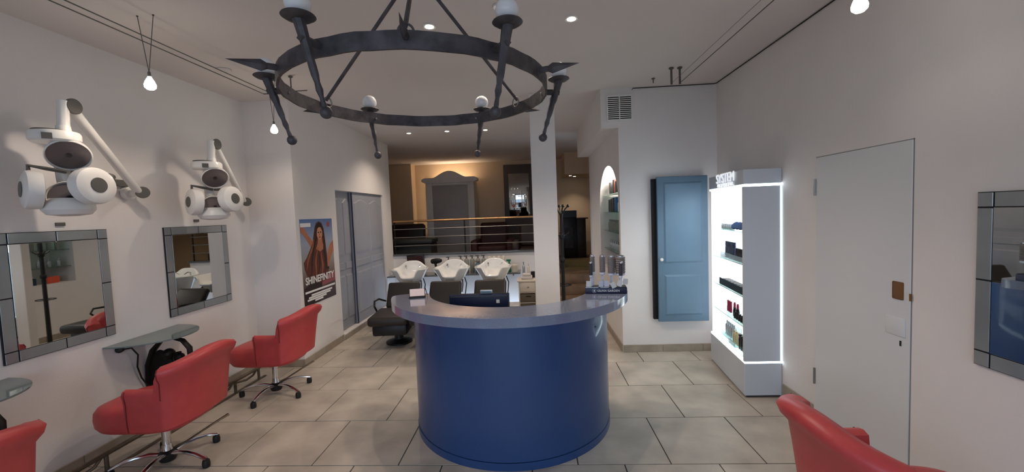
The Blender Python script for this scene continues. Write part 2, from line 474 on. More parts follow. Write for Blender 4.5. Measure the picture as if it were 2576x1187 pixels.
# ------------------------------------------------------------------ red styling chairs (local: faces +x)
def make_chair(name, label, loc, rz, base_rz, group='red styling chairs'):
    t = thing(name, label, 'chair', loc, rz, group)
    # wrap-around shell
    N = 60; L = []
    for i in range(N+1):
        s_ = -1+2*i/N
        # plan: straight arms then rear half ellipse
        u = abs(s_)
        if u > 0.52:
            q = (u-0.52)/0.48; x_ = -0.225+0.235*q; y_ = 0.275-0.010*q
            nx, ny = 0.0, 1.0
        else:
            a = u/0.52*PI/2; x_ = -0.225-0.110*math.cos(a); y_ = 0.275*math.sin(a)
            nx, ny = -math.cos(a)*0.275, math.sin(a)*0.125; l = math.hypot(nx, ny); nx /= l; ny /= l
        sg = 1 if s_ >= 0 else -1
        L.append((x_, y_*sg, nx, ny*sg, u))
    vs = []; K = None
    for x_, y_, nx, ny, u in L:
        shoulder = 1-smoothstep(0.46, 0.57, u)
        zt = 0.640 + shoulder*(0.150+0.065*(1-smoothstep(0.0, 0.50, u)))
        zb = 0.355+0.03*(1-u)
        th = 0.058+0.012*shoulder
        lean = 0.085*(1-smoothstep(0.15, 0.62, u))
        roll = 0.020*shoulder
        ring = []
        def pt(off, z, ex=0.0):
            h = max(0.0, (z-0.42))/0.43
            return (x_+nx*(off+ex)-lean*h**1.3, y_+ny*(off+ex)+0.025*ny*h*shoulder, z)
        under = 0.05*(1-smoothstep(0.30, 0.40, zb))
        ring += [pt(-0.06, zb+0.0), pt(-0.005, zb+0.012), pt(0.0, zb+0.06), pt(0.002, (zb+zt)/2), pt(0.0, zt-0.10), pt(0.004+roll, zt-0.065), pt(0.010+roll, zt-0.03),
                 pt(0.0+roll*0.6, zt-0.007), pt(-th*0.5, zt), pt(-th, zt-0.012), pt(-th-0.004, zt-0.05), pt(-th, (0.46+zt)/2), pt(-th, 0.44)]
        K = len(ring); vs += ring
    fs = []
    for i in range(N):
        for j in range(K): fs.append((i*K+j, i*K+(j+1) % K, (i+1)*K+(j+1) % K, (i+1)*K+j))
    fs.append(tuple(range(K))); fs.append(tuple(N*K+j for j in range(K))[::-1])
    sh = MB().add(vs, fs).build('shell', 'red_leather', t, angle=60)
    for idx in (1, N-1):
        MB().tube([Vector(vs[idx*K+j])+Vector((0, 0.001*(-1 if idx < 9 else 1), 0)) for j in range(1, 8)], 0.004, 6).build('piping', 'red_seam', sh)
    for idx in (16, N-16):
        MB().tube([Vector(vs[idx*K+j])+Vector((L[idx][2], L[idx][3], 0))*0.001 for j in range(3, 8)], 0.003, 6).build('piping', 'red_seam', sh)
    # seat cushion
    sv = []; sf = []
    layers = [(0.325, 0.80), (0.335, 0.92), (0.365, 0.985), (0.41, 1.0), (0.455, 0.985), (0.485, 0.92), (0.502, 0.75), (0.508, 0.4), (0.509, 0.0)]
    n = 40
    for z, k in layers:
        for i in range(n):
            a = 2*PI*i/n; c_, s2 = math.cos(a), math.sin(a)
            px = 0.040+0.315*math.copysign(abs(c_)**0.62, c_)*k; py = 0.235*math.copysign(abs(s2)**0.5, s2)*k
            zz = z + (0.012*(px > 0.2)*0 if z > 0.4 else 0)
            sv.append((px, py, zz))
    for r_ in range(len(layers)-1):
        for i in range(n):
            j = (i+1) % n; sf.append((r_*n+i, r_*n+j, (r_+1)*n+j, (r_+1)*n+i))
    sf.append(tuple(range(n))[::-1])
    MB().add(sv, sf).build('seat', 'red_leather', t, angle=60)
    MB().disc((0, 0, 0.295), (0, 0, 1), 0.11, 0.03).build('seat_plate', 'black_plastic', t)
    MB().cyl((0, 0, 0.08), (0, 0, 0.30), 0.027, 0.025, 20).cyl((0, 0, 0.10), (0, 0, 0.15), 0.036, 0.030, 20).build('column', 'chrome', t)
    MB().lathe([(0.001, 0.03), (0.045, 0.035), (0.055, 0.06), (0.055, 0.09), (0.04, 0.105), (0.03, 0.115)], (0, 0, 0)).build('hub', 'black_plastic', t)
    for k in range(5):
        a = base_rz+2*PI*k/5; d = Vector((math.cos(a), math.sin(a), 0))
        pts = [d*r+Vector((0, 0, z)) for r, z in ((0.04, 0.085), (0.10, 0.098), (0.17, 0.098), (0.23, 0.088), (0.28, 0.070), (0.31, 0.058))]
        lg = MB().tube(pts, [0.020, 0.018, 0.016, 0.015, 0.014, 0.013], 10, flat=(1.15, 0.75)).build('leg', 'chrome', t)
        MB().lathe([(0.016, 0.0), (0.023, 0.004), (0.025, 0.03), (0.021, 0.05), (0.012, 0.056)], d*0.305, (0, 0, 1), 14).build('foot', 'black_plastic', lg)
    a = base_rz+0.9
    MB().tube([(0, 0.0, 0.10), (-0.06, -0.08, 0.115), (-0.14, -0.24, 0.16), (-0.19, -0.34, 0.185)], [0.008, 0.009, 0.011, 0.014], 8, flat=(1.2, 0.6)).build('foot_pedal', 'rail_iron', t)
    return t
make_chair('styling_chair', 'red leather styling chair nearest the poster, fully in view', (-2.555, 3.76, 0), PI, 0.25)
make_chair('styling_chair', 'red leather styling chair in front of the wall console with hanging cord', (-2.605, 2.63, 0), PI+0.02, 0.5)
make_chair('styling_chair', 'red leather styling chair cut off at the left edge of the picture', (-2.60, 1.43, 0), PI+0.02, 0.1)
make_chair('styling_chair', 'red leather styling chair standing before the white door on the right', (1.43, 1.61, 0), 0.05, 0.3)

# ------------------------------------------------------------------ leaded-glass mirrors
def make_mirror(label, xw, sgn, y0, y1, z0, z1, bw=0.07):
    """on the wall plane x = xw, facing sgn"""
    t = thing('wall_mirror', label, 'mirror', (xw+sgn*0.001, (y0+y1)/2, z0), 0, 'leaded glass mirrors')
    X = lambda d: xw+sgn*d
    def bx(mb, d0, d1, a, b, c, d, **k):
        p, q = sorted((X(d0), X(d1))); return mb.box(p, q, a, b, c, d, **k)
    bx(MB(), 0.002, 0.012, y0, y1, z0, z1).build('backing', 'leading', t, True, smooth=False)
    bx(MB(), 0.0125, 0.018, y0+bw, y1-bw, z0+bw, z1-bw, bev=0.002, seg=1).build('mirror_glass', 'mirror', t, True, smooth=False)
    g = 0.0035
    cells = []
    for a in (y0, y1-bw):
        for c in (z0, z1-bw): cells.append((a, a+bw, c, c+bw))
    ym, zm = (y0+y1)/2, (z0+z1)/2
    for c in (z0, z1-bw): cells += [(y0+bw, ym, c, c+bw), (ym, y1-bw, c, c+bw)]
    for a in (y0, y1-bw): cells += [(a, a+bw, z0+bw, zm), (a, a+bw, zm, z1-bw)]
    for a, b, c, d in cells:
        bx(MB(), 0.0125, 0.017, a+g, b-g, c+g, d-g, bev=0.0015, seg=1).build('frame_pane', 'frame_glass', t, True, smooth=False)
    return t
make_mirror('leaded glass wall mirror reflecting the product niche, largest on the left', XL, 1, 2.235, 2.89, 0.862, 1.655)
make_mirror('leaded glass wall mirror reflecting a washing basin, nearer the poster', XL, 1, 3.36, 4.085, 0.862, 1.648)
make_mirror('leaded glass wall mirror cut off at the right edge of the picture', XR, -1, 1.29, 2.008, 0.868, 1.672)
MB_lab = [(2.60, 1.70), (3.72, 1.70)]
for i, (yy, zz) in enumerate(MB_lab):
    one('wall_plate', MB().box(XL+0.001, XL+0.012, yy-0.028, yy+0.028, zz-0.012, zz+0.012, bev=0.002), 'lamp_grey',
        'small grey plate on the wall above the ' + ('nearer left mirror' if i == 0 else 'mirror next to the poster'), 'wall plate', 'small plates above the mirrors')

# ------------------------------------------------------------------ consoles with iron scroll brackets
def make_console(label, yc):
    t = thing('wall_console', label, 'console', (XL, yc, 0.38), 0, 'glass wall consoles')
    a, dpt = 0.32, 0.38
    poly = [(-0.0, -a)]
    for i in range(33):
        q = -PI/2+PI*i/32; poly.append((dpt*max(0.0, math.cos(q))**0.9, a*math.sin(q)))
    MB().prism(poly, (XL+0.003, yc, 0.775), (1, 0, 0), (0, 1, 0), (0, 0, 0.010)).build('glass_shelf', 'console_glass', t, True)
    rim = [(XL+0.003+p, yc+q, 0.774) for p, q in poly]
    MB().tube(rim, 0.007, 8).build('shelf_rim', 'dark_iron', t, True)
    # stem: rises from the wall, arches under the shelf and curls back as a scroll
    ctr = [(0.012, 0.30), (0.015, 0.42), (0.03, 0.54), (0.075, 0.66), (0.15, 0.735), (0.24, 0.76), (0.33, 0.735), (0.385, 0.67), (0.385, 0.60), (0.34, 0.55), (0.28, 0.545), (0.245, 0.585), (0.26, 0.63), (0.30, 0.635)]
    MB().tube([(XL+p, yc, q) for p, q in ctr], [0.016, 0.026, 0.034, 0.03, 0.022, 0.02, 0.022, 0.024, 0.022, 0.018, 0.016, 0.015, 0.014, 0.016], 10, flat=(1.0, 0.7)).build('scroll_bracket', 'dark_iron', t, True)
    lf = [(0.02, 0.40), (0.06, 0.36), (0.10, 0.44), (0.12, 0.50), (0.20, 0.53), (0.30, 0.49), (0.33, 0.47), (0.24, 0.57), (0.20, 0.64), (0.12, 0.66), (0.06, 0.60), (0.03, 0.50)]
    MB().prism(lf, (XL, yc-0.012, 0), (1, 0, 0), (0, 0, 1), (0, 0.024, 0)).build('iron_leaf', 'dark_iron', t, True, smooth=False, bevel=0.006)
    MB().ball((XL+0.205, yc, 0.625), 0.045, 14).ball((XL+0.30, yc, 0.60), 0.032, 12).build('iron_boss', 'dark_iron', t, True)
    for k, (dz, dy) in enumerate(((0.0, 0.02), (-0.03, -0.015))):
        MB().tube([(XL+0.34, yc+dy, 0.55+dz), (XL+0.40, yc+dy, 0.535+dz), (XL+0.45, yc+dy*2, 0.56+dz), (XL+0.47, yc+dy*2, 0.60+dz)], 0.0035, 6).build('tendril', 'dark_iron', t, True)
    return t
make_console('glass half-moon console on an iron scroll behind the middle red chair', 3.11)
make_console('glass half-moon console at the left edge of the picture', 1.93)
cord = MB().tube([(XL+0.035, 2.90, 0.735), (XL+0.06, 2.95, 0.73), (XL+0.055, 3.0, 0.66), (XL+0.03, 3.01, 0.56), (XL+0.025, 3.04, 0.46), (XL+0.03, 3.09, 0.36), (XL+0.06, 3.12, 0.24), (XL+0.05, 3.13, 0.10)], 0.006, 8)
pc = thing('power_cord', 'black plug and cord hanging from the wall under the glass console', 'cord', (XL, 2.9, 0.1))
cord.build('cord', 'black_plastic', pc, True)
MB().lathe([(0.024, 0), (0.026, 0.02), (0.018, 0.035), (0.01, 0.045)], (XL+0.002, 2.90, 0.735), (1, 0, 0), 16).build('plug', 'black_plastic', pc, True)

# iron foot rail along the mirror wall
fr = thing('foot_rail', 'iron foot rail running along the floor under the left mirrors', 'foot rail', (-2.97, 2.6, 0))
MB().tube([(-2.97, 0.6, 0.125), (-2.97, 2.0, 0.125), (-2.97, 3.0, 0.125), (-2.97, 4.15, 0.125)], 0.016, 10).build('top_bar', 'rail_iron', fr, True)
MB().box(-2.985, -2.955, 0.6, 4.2, 0.0, 0.008).build('floor_bar', 'rail_iron', fr, True)
for yy in (0.75, 1.35, 1.95, 2.55, 3.15, 3.76, 4.1):
    MB().cyl((-2.97, yy, 0.005), (-2.97, yy, 0.125), 0.013).build('post', 'rail_iron', fr, True)
    MB().tube([(-2.97, yy-0.03, 0.12), (-2.98, yy-0.07, 0.075), (-3.02, yy-0.12, 0.045), (-3.09, yy-0.16, 0.035), (-3.18, yy-0.18, 0.04)], 0.011, 8).build('wall_stay', 'rail_iron', fr, True)

# ------------------------------------------------------------------ hair processors on wall arms
def make_dryer(label, dy, dz):
    B = Vector((-2.87, 2.42, 0)); O = Vector((0, dy, dz))
    tw = Vector((0.765, -0.644, 0)); rg = Vector((0.644, 0.765, 0)); up = Vector((0, 0, 1))
    t = thing('hair_processor', label, 'hair processor', (XL, 3.07+dy, 1.85+dz), 0, 'hair processors on wall arms')
    def Pq(r, z, d=0.0): return B+O+rg*r+tw*d+up*z
    def B_(mb, name, mt, par=t, **k): return mb.build(name, mt, par, par is t, **k)
    # wall joint and two-part arm
    wj = Vector((XL+0.002, 3.07, 1.93))+O; el = Pq(0.025, 2.43, -0.03)
    B_(MB().disc(wj, (1, 0, 0), 0.05, 0.05).cyl(wj+Vector((0.04, 0, 0)), wj+Vector((0.14, 0, 0)), 0.03), 'wall_joint', 'white_plastic')
    B_(MB().disc(wj+Vector((0.14, 0, 0)), tw, 0.045, 0.022), 'joint_cap', 'lamp_grey')
    B_(MB().box(XL+0.001, XL+0.03, wj.y-0.10, wj.y-0.0, wj.z+0.05, wj.z+0.10), 'wall_bracket', 'lamp_grey')
    a0 = wj+Vector((0.12, -0.01, 0.0))
    B_(MB().tube([a0, a0+(el-a0)*0.5, el], 0.030, 14, flat=(1.0, 0.8)), 'lower_arm', 'white_plastic')
    B_(MB().disc(el+tw*0.01+rg*0.01, (tw+rg*0.9), 0.048, 0.02), 'elbow_cap', 'lamp_grey')
    B_(MB().cyl(Pq(-0.003, 2.455), Pq(-0.012, 2.262), 0.029, 0.029, 18).cyl(Pq(-0.012, 2.30), Pq(-0.012, 2.262), 0.033, 0.038, 18), 'drop_tube', 'white_plastic')
    # control disc
    hb = MB().lathe([(0.06, 0.0), (0.105, 0.003), (0.116, 0.014), (0.116, 0.052), (0.108, 0.066), (0.04, 0.074), (0.001, 0.074)], Pq(-0.05, 2.192), (0, 0, 1), 36)
    h = B_(hb, 'control_disc', 'white_plastic')
    B_(MB().disc(Pq(-0.075, 2.262), (0, 0, 1), 0.075, 0.008), 'top_plate', 'lamp_grey')
    ff = Pq(-0.06, 2.218)+(tw*0.975-rg*0.2).normalized()*0.105
    B_(MB().add([ff+rg*a+tw*b+up*c for a in (-0.022, 0.022) for b in (0.0, 0.014) for c in (-0.018, 0.018)],
       [(0, 1, 3, 2), (4, 6, 7, 5), (0, 4, 5, 1), (2, 3, 7, 6), (0, 2, 6, 4), (1, 5, 7, 3)]), 'display', 'lamp_grey', smooth=False)
    def lamp(c, nrm, r, depth, name):
        nrm = Vector(nrm).normalized()
        s = B_(MB().lathe([(r*0.35, -depth), (r*0.8, -depth*0.85), (r*1.02, -depth*0.35), (r*1.06, 0.0), (r*1.0, 0.006), (r*0.97, -0.004), (r*0.93, -0.02)], c, nrm, 36), name, 'white_plastic')
        inv = (Matrix.Translation(t.location)).inverted()
        def sub(mb, nm, mt):
            mb.v = [inv @ p for p in mb.v]; return mb.build(nm, mt, s)
        sub(MB().lathe([(r*0.95, -0.008), (r*0.80, -0.035), (r*0.5, -0.055), (r*0.28, -0.058), (r*0.26, -0.03), (0.001, -0.028)], c, nrm, 36), 'reflector', 'reflector')
        sub(MB().disc(c+nrm*(-0.03), nrm, r*0.2, 0.022, 20), 'emitter', 'reflector_core')
        sub(MB().tube([c+nrm*(-0.018)+(frame(nrm)[0]*math.cos(q)+frame(nrm)[1]*math.sin(q))*r*0.62 for q in [2*PI*i/28 for i in range(28)]], 0.006, 6, True), 'ring_element', 'steel')
        return s
    lamp(Pq(0.0, 2.115, 0.03), tw*0.83-up*0.56, 0.100, 0.07, 'top_lamp')
    lamp(Pq(-0.015, 1.86, 0.02), tw*0.95+up*0.22, 0.098, 0.07, 'back_lamp')
    B_(MB().lathe([(0.04, 0.0), (0.10, 0.01), (0.122, 0.04), (0.118, 0.08), (0.09, 0.11)], Pq(-0.02, 1.745, -0.02), (0, 0, 1), 28), 'rear_cowl', 'white_plastic')
    B_(MB().tube([Pq(-0.03, 2.20, -0.05), Pq(-0.03, 2.05, -0.09), Pq(-0.02, 1.85, -0.09)], 0.04, 14), 'spine', 'white_plastic')
    # side arms and side lamps (their closed backs face the room)
    B_(MB().tube([Pq(0.0, 2.02, -0.03), Pq(0.13, 2.02, -0.03), Pq(0.19, 2.0, -0.01), Pq(0.16, 1.96, 0.03)], 0.026, 8, flat=(1.0, 0.45)), 'side_arm', 'lamp_grey')
    B_(MB().tube([Pq(-0.02, 2.02, -0.02), Pq(-0.10, 2.035, 0.0), Pq(-0.17, 2.05, 0.0), Pq(-0.17, 1.97, -0.01)], 0.026, 8, flat=(1.0, 0.45)), 'side_arm', 'lamp_grey')
    for (cr_, cz_, cdp, n_) in ((0.098, 1.928, 0.115, tw*0.80+rg*0.58+up*0.08), (-0.175, 1.905, 0.02, rg*-0.97+tw*0.20+up*0.05)):
        n_ = n_.normalized(); c_ = Pq(cr_, cz_, cdp)
        sl = MB().lathe([(0.098, -0.05), (0.112, -0.046), (0.116, 0.0), (0.110, 0.018), (0.08, 0.030), (0.046, 0.032), (0.001, 0.032)], c_, n_, 36).build('side_lamp', 'white_plastic', t, True)
        rel0(MB().disc(c_+n_*0.030, n_, 0.047, 0.006, 28), 'lamp_cap', 'lamp_grey', sl, t)
        rel0(MB().disc(c_-n_*0.052, n_, 0.094, 0.010, 28), 'reflector', 'reflector', sl, t)
    return t
make_dryer('white hair processor on a wall arm, the nearer one on the left', 0, 0)
make_dryer('white hair processor on a wall arm, the one closer to the poster', 1.16, -0.045)

# ------------------------------------------------------------------ iron chandelier
cc = Vector((-0.503, 1.906, 0)); zr, rr = 2.2, 0.58
ch = thing('chandelier', 'round wrought iron chandelier with torch arms and white globe bulbs', 'chandelier', (cc.x, cc.y, zr))
bd = MB(); n = 72; vs = []; fs = []
for i in range(n):
    a = 2*PI*i/n; d = Vector((math.cos(a), math.sin(a), 0)); w = 0.0015*math.sin(i*2.3)
    for r_, z in ((rr-0.006, 0), (rr+0.004, 0), (rr+0.004, 0.06), (rr-0.006, 0.06)): vs.append(cc+d*(r_+w)+Vector((0, 0, zr+z+0.0012*math.sin(i*1.7))))
for i in range(n):
    j = (i+1) % n
    for q in range(4): fs.append((i*4+q, j*4+q, j*4+(q+1) % 4, i*4+(q+1) % 4))
bd.add(vs, fs).build('ring_band', 'wrought_iron', ch, True)
for k in range(6):
    a = math.radians(11.5+60*k); d = Vector((math.cos(a), math.sin(a), 0)); P_ = lambda r, z: cc+d*r+Vector((0, 0, z))
    p0, p1 = P_(0.572, 2.02), P_(0.660, 2.292)
    MB().tube([P_(rr, 2.235), P_(0.66, 2.235)], 0.014, 4).build('bracket', 'wrought_iron', ch, True, smooth=False)
    pts = []; rs = []
    for i in range(13):
        q = i/12; tw_ = 0.0022*math.sin(i*2.6) if i < 9 else 0
        pts.append(p0+(p1-p0)*q); rs.append(0.007+0.013*q+tw_)
    tc = MB().tube(pts, rs, 8).build('torch', 'wrought_iron', ch, True, angle=25)
    loc0 = ch.location
    def sub(mb, nm, mt, par):
        mb.v = [p-Vector(loc0) for p in mb.v]; return mb.build(nm, mt, par)
    sub(MB().ball(p0, 0.021, 14), 'ball_end', 'wrought_iron', tc)
    sub(MB().lathe([(0.012, -0.006), (0.040, -0.002), (0.052, 0.006), (0.050, 0.009), (0.02, 0.006)], p1, (0, 0, 1), 24), 'drip_pan', 'wrought_iron', tc)
    sub(MB().lathe([(0.016, 0.004), (0.018, 0.010)]+[(0.040*math.sin(q), 0.046-0.040*math.cos(q)) for q in [PI*(0.2+0.8*i/12) for i in range(12)]]+[(0.001, 0.086)], p1, (0, 0, 1), 24), 'globe_bulb', 'globe', tc)
    sub(MB().ball(P_(rr-0.008, 2.228), 0.007, 8), 'rivet', 'steel', tc)
    a = math.radians(41+60*k); d = Vector((math.cos(a), math.sin(a), 0)); sd = Vector((-d.y, d.x, 0))
    Q = lambda r, s_, z: cc+d*r+sd*s_+Vector((0, 0, 2.238+z))
    sp = MB().tube([Q(rr, 0, 0), Q(0.615, 0, 0)], 0.012, 6)
    v8 = [Q(0.612, -0.008, 0), Q(0.612, 0.008, 0), Q(0.612, 0, 0.010), Q(0.612, 0, -0.010), Q(0.635, -0.012, 0), Q(0.635, 0.012, 0), Q(0.635, 0, 0.022), Q(0.635, 0, -0.022), Q(0.745, 0, 0.002)]
    sp.add(v8, [(0, 4, 6, 2), (2, 6, 5, 1), (1, 5, 7, 3), (3, 7, 4, 0), (4, 8, 6), (6, 8, 5), (5, 8, 7), (7, 8, 4), (0, 2, 1, 3)])
    sp.build('spear_point', 'wrought_iron', ch, True, smooth=False)
    if k % 2 == 0:
        top = cc+Vector((0, 0, 2.78))
        b0 = cc+d*(rr-0.004)+Vector((0, 0, 2.275))
        rd = MB().tube([b0, b0+(top-b0)*0.5, top], 0.0085, 8).build('hanging_rod', 'wrought_iron', ch, True)
        sub(MB().tube([b0+sd*0.025*math.cos(q)+Vector((0, 0, 0.025*math.sin(q)-0.012))-d*0.012 for q in [2*PI*i/24 for i in range(24)]], 0.0042, 8, True), 'rod_ring', 'steel' if k != 4 else 'lamp_grey', rd)
cn = MB()
for i in range(6):
    z = 2.79+i*0.036; ax = Vector((1, 0, 0)) if i % 2 else Vector((0, 1, 0))
    cn.tube([cc+ax*0.013*math.cos(q)+Vector((0, 0, z+0.025*math.sin(q))) for q in [2*PI*j/14 for j in range(14)]], 0.004, 6, True)
cn.build('chain', 'wrought_iron', ch, True)
MB().lathe([(0.02, -0.03), (0.06, -0.012), (0.065, -0.001)], cc+Vector((0, 0, ZC)), (0, 0, 1)).build('ceiling_rose', 'wrought_iron', ch, True)

# ------------------------------------------------------------------ ceiling spots and cable lights
SPOT_E, BULB_E = 36.0, 13.0
def spot(label, x, y, e, zc=ZC, hot='spot_hot', col=WARM, ang=130):
    t = thing('ceiling_spot', label, 'spotlight', (x, y, zc-0.012), 0, 'recessed ceiling spots')
    MB().lathe([(0.030, 0.0115), (0.030, 0.004), (0.046, 0.002), (0.048, 0.008), (0.047, 0.0115)], (0, 0, 0)).build('rim', 'white_plastic', t)
    MB().disc((0, 0, 0.002), (0, 0, 1), 0.031, 0.006, 20).build('lamp_face', hot, t)
    light('spot_beam', 'SPOT', (x, y, zc-0.03), e, col, (0, 0, 0), spot_size=math.radians(ang), spot_blend=0.6, shadow_soft_size=0.03)
    return t
spot('bright ceiling spot above the left part of the counter', -0.69, 2.94, SPOT_E)
spot('bright ceiling spot beside the near chandelier globe, at the top edge', -0.17, 2.73, SPOT_E)
spot('bright ceiling spot to the right of the chandelier', 0.31, 2.96, SPOT_E)
spot('ceiling spot over the basins, left of three', -1.953, 6.55, SPOT_E*1.0)
spot('ceiling spot over the basins, middle of three', -1.334, 6.54, SPOT_E*1.0)
spot('ceiling spot over the basins, right of three', -0.724, 6.59, SPOT_E*1.0)
spot('small soffit spot in the far corridor, left of two', 0.905, 9.95, 10, zc=2.5, ang=110)
spot('small soffit spot in the far corridor, right of two', 1.03, 10.2, 10, zc=2.5, ang=110)
def cable_lamp(label, x, y, zb, wires, k=1.0):
    t = thing('pendant_bulb', label, 'lamp', (x, y, zb), 0, 'bare bulbs on cable wires')
    MB().lathe([(0.001, -0.028), (0.018, -0.026), (0.030, -0.014), (0.032, 0.002), (0.024, 0.026), (0.011, 0.05), (0.009, 0.058)], (0, 0, 0), (0, 0, 1), 20).build('bulb', 'bulb_hot', t)
    MB().cyl((0, 0, 0.055), (0, 0, 0.085), 0.010, 0.008, 12).build('socket', 'lamp_grey', t)
    for w in wires:
        MB().tube([(0, 0, 0.08), w[0]] if len(w) == 1 else [(0, 0, 0.08)]+list(w), 0.0022, 6).build('wire', 'lamp_grey', t)
        e = Vector(w[-1]); MB().ball(e, 0.006, 8).build('wire_end', 'black_plastic', t)
    light('bulb_glow', 'SPOT', (x, y, zb-0.04), BULB_E*k, WARM, spot_size=math.radians(168), spot_blend=0.5, shadow_soft_size=0.03)
    return t
cable_lamp('lit bulb hanging on crossed wires above the nearer hair processor', -2.424, 2.55, 2.563, [[(-0.047, 0, 0.436)], [(0.06, 0, 0.436)]], 1.2)
cable_lamp('lit bulb hanging from the cables beside the chandelier', -2.43, 3.814, 2.526, [[(-0.035, 0, 0.46)], [(0.035, 0, 0.46)]], 0.72)
cable_lamp('lit bulb at the top edge above the display cabinet side', 1.50, 1.985, 2.53, [[(-0.05, 0, 0.46)], [(0.05, 0, 0.46)]], 0.15)
cl = thing('cable_pair', 'pair of thin lighting cables stretched under the ceiling on the left', 'cable', (-2.42, 3.9, 2.84))
for xx in (-2.465, -2.39):
    MB().tube([(xx, -2.25, 2.85), (xx, 1, 2.85), (xx, 3.75, 2.85)], 0.0035, 6).build('cable', 'lamp_grey', cl, True)
MB().tube([(-2.465, 3.75, 2.85), (-2.39, 3.75, 2.85), (-2.2, 3.75, 2.86), (-2.05, 3.75, 2.86)], 0.005, 6).build('end_bar', 'lamp_grey', cl, True)
MB().cyl((-2.2, 3.75, 2.86), (-2.2, 3.75, 3.0), 0.006, 0.006, 10).disc((-2.2, 3.75, 2.985), (0, 0, 1), 0.02, 0.014, 14).build('standoff', 'lamp_grey', cl, True)
cr = thing('cable_pair', 'pair of thin lighting cables under the ceiling on the right, ending at standoffs', 'cable', (1.45, 4.1, 2.85))
for xx, yy in ((1.375, 4.12), (1.455, 4.12)):
    MB().cyl((xx, yy, 2.84), (xx, yy, 3.0), 0.010, 0.010, 10).disc((xx, yy, 2.985), (0, 0, 1), 0.024, 0.014, 14).build('standoff', 'lamp_grey', cr, True)
for xx in (1.375, 1.455): MB().tube([(xx, -2.25, 2.85), (xx, 1, 2.85), (xx, 4.12, 2.85)], 0.0035 if xx > 1.4 else 0.0015, 6).build('cable', 'lamp_grey', cr, True)
one('ceiling_hook', MB().cyl((1.29, 4.42, 2.95), (1.29, 4.42, 2.999), 0.006, 0.006, 8).disc((1.29, 4.42, 2.988), (0, 0, 1), 0.018, 0.011, 12), 'lamp_grey', 'small hook standoff on the ceiling left of the two long standoffs', 'hook')
one('smoke_detector', MB().disc((-2.64, 3.5, 2.985), (0, 0, 1), 0.055, 0.014, 24), 'ceiling_paint', 'flat round cover on the ceiling beside the left cables', 'ceiling cover')
cv = MB().tube([(1.14, YB-0.008, 2.975), (1.15, YB-0.008, 2.99), (1.5, YB-0.008, 2.992), (2.03, YB-0.008, 2.992), (2.05, YB-0.03, 2.992), (2.05, 3, 2.992), (2.05, 0.5, 2.992)], 0.0042, 6)
one('ceiling_cable', cv, 'dark_iron', 'dark cable run along the ceiling edge on the right', 'cable')

# vent grille on the bulkhead
vg = thing('vent_grille', 'white louvred vent grille high on the wall by the ceiling', 'vent', (1.0, YB, 2.64))
x0, x1, z0, z1 = 0.865, 1.131, 2.645, 2.92
MB().box(x0, x1, YB-0.006, YB-0.001, z0, z1).build('backing', 'dark_gap', vg, True, smooth=False)
MB().box(x0-0.006, x0+0.004, YB-0.014, YB-0.001, z0, z1).box(x1-0.004, x1+0.006, YB-0.014, YB-0.001, z0, z1).box((x0+x1)/2-0.005, (x0+x1)/2+0.005, YB-0.014, YB-0.001, z0, z1).box(x0, x1, YB-0.014, YB-0.001, z1-0.005, z1+0.006).box(x0, x1, YB-0.014, YB-0.001, z0-0.006, z0+0.005).build('frame', 'white_plastic', vg, True, smooth=False)
nsl = 13
for col in range(2):
    a = x0+0.004+col*(x1-x0)/2; b = a+(x1-x0)/2-0.010
    for i in range(nsl):
        zc = z0+0.012+(z1-z0-0.02)*i/(nsl-1)
        MB().box(a, b, YB-0.016, YB-0.006, zc-0.0042, zc+0.0042, R=Euler((0.5, 0, 0)).to_matrix()).build('slat', 'white_plastic', vg, True, smooth=False)

# ------------------------------------------------------------------ pale blue cupboard on the back-right wall
cb = thing('wall_cupboard', 'tall pale blue panelled cupboard door hung on the white wall', 'cupboard', (1.62, YB, 0.37))
MB().box(1.325, 1.88, YB-0.045, YB-0.001, 0.39, 1.975).build('carcass', 'dark_gap', cb, True, smooth=False)  # near-black colour stands in for the recess shadow left of the door
dr = MB().box(1.370, 1.92, YB-0.085, YB-0.0455, 0.368, 1.992, bev=0.006).build('door', 'blue_door', cb, True)
def rel(mb, nm, mt, par, root, **k):
    mb.v = [p-Vector(root.location) for p in mb.v]; return mb.build(nm, mt, par, **k)
for (za, zb) in ((1.03, 1.93), (0.44, 0.90)):
    a, b, d = 1.435, 1.855, 0.010
    yb_ = YB-0.085
    o_ = [(a, za), (b, za), (b, zb), (a, zb)]; i_ = [(a+0.02, za+0.02), (b-0.02, za+0.02), (b-0.02, zb-0.02), (a+0.02, zb-0.02)]
    mb = MB().add([(p, yb_, q) for p, q in o_]+[(p, yb_-d, q) for p, q in i_], [(i, (i+1) % 4, (i+1) % 4+4, i+4) for i in range(4)]+[(4, 5, 6, 7)])
    rel(mb, 'panel', 'blue_door', dr, cb, smooth=False)
rel(MB().lathe([(0.008, 0), (0.008, 0.012), (0.017, 0.018), (0.019, 0.026), (0.012, 0.034), (0.001, 0.035)], (1.402, YB-0.085, 1.075), (0, -1, 0), 16), 'knob', 'white_plastic', dr, cb)

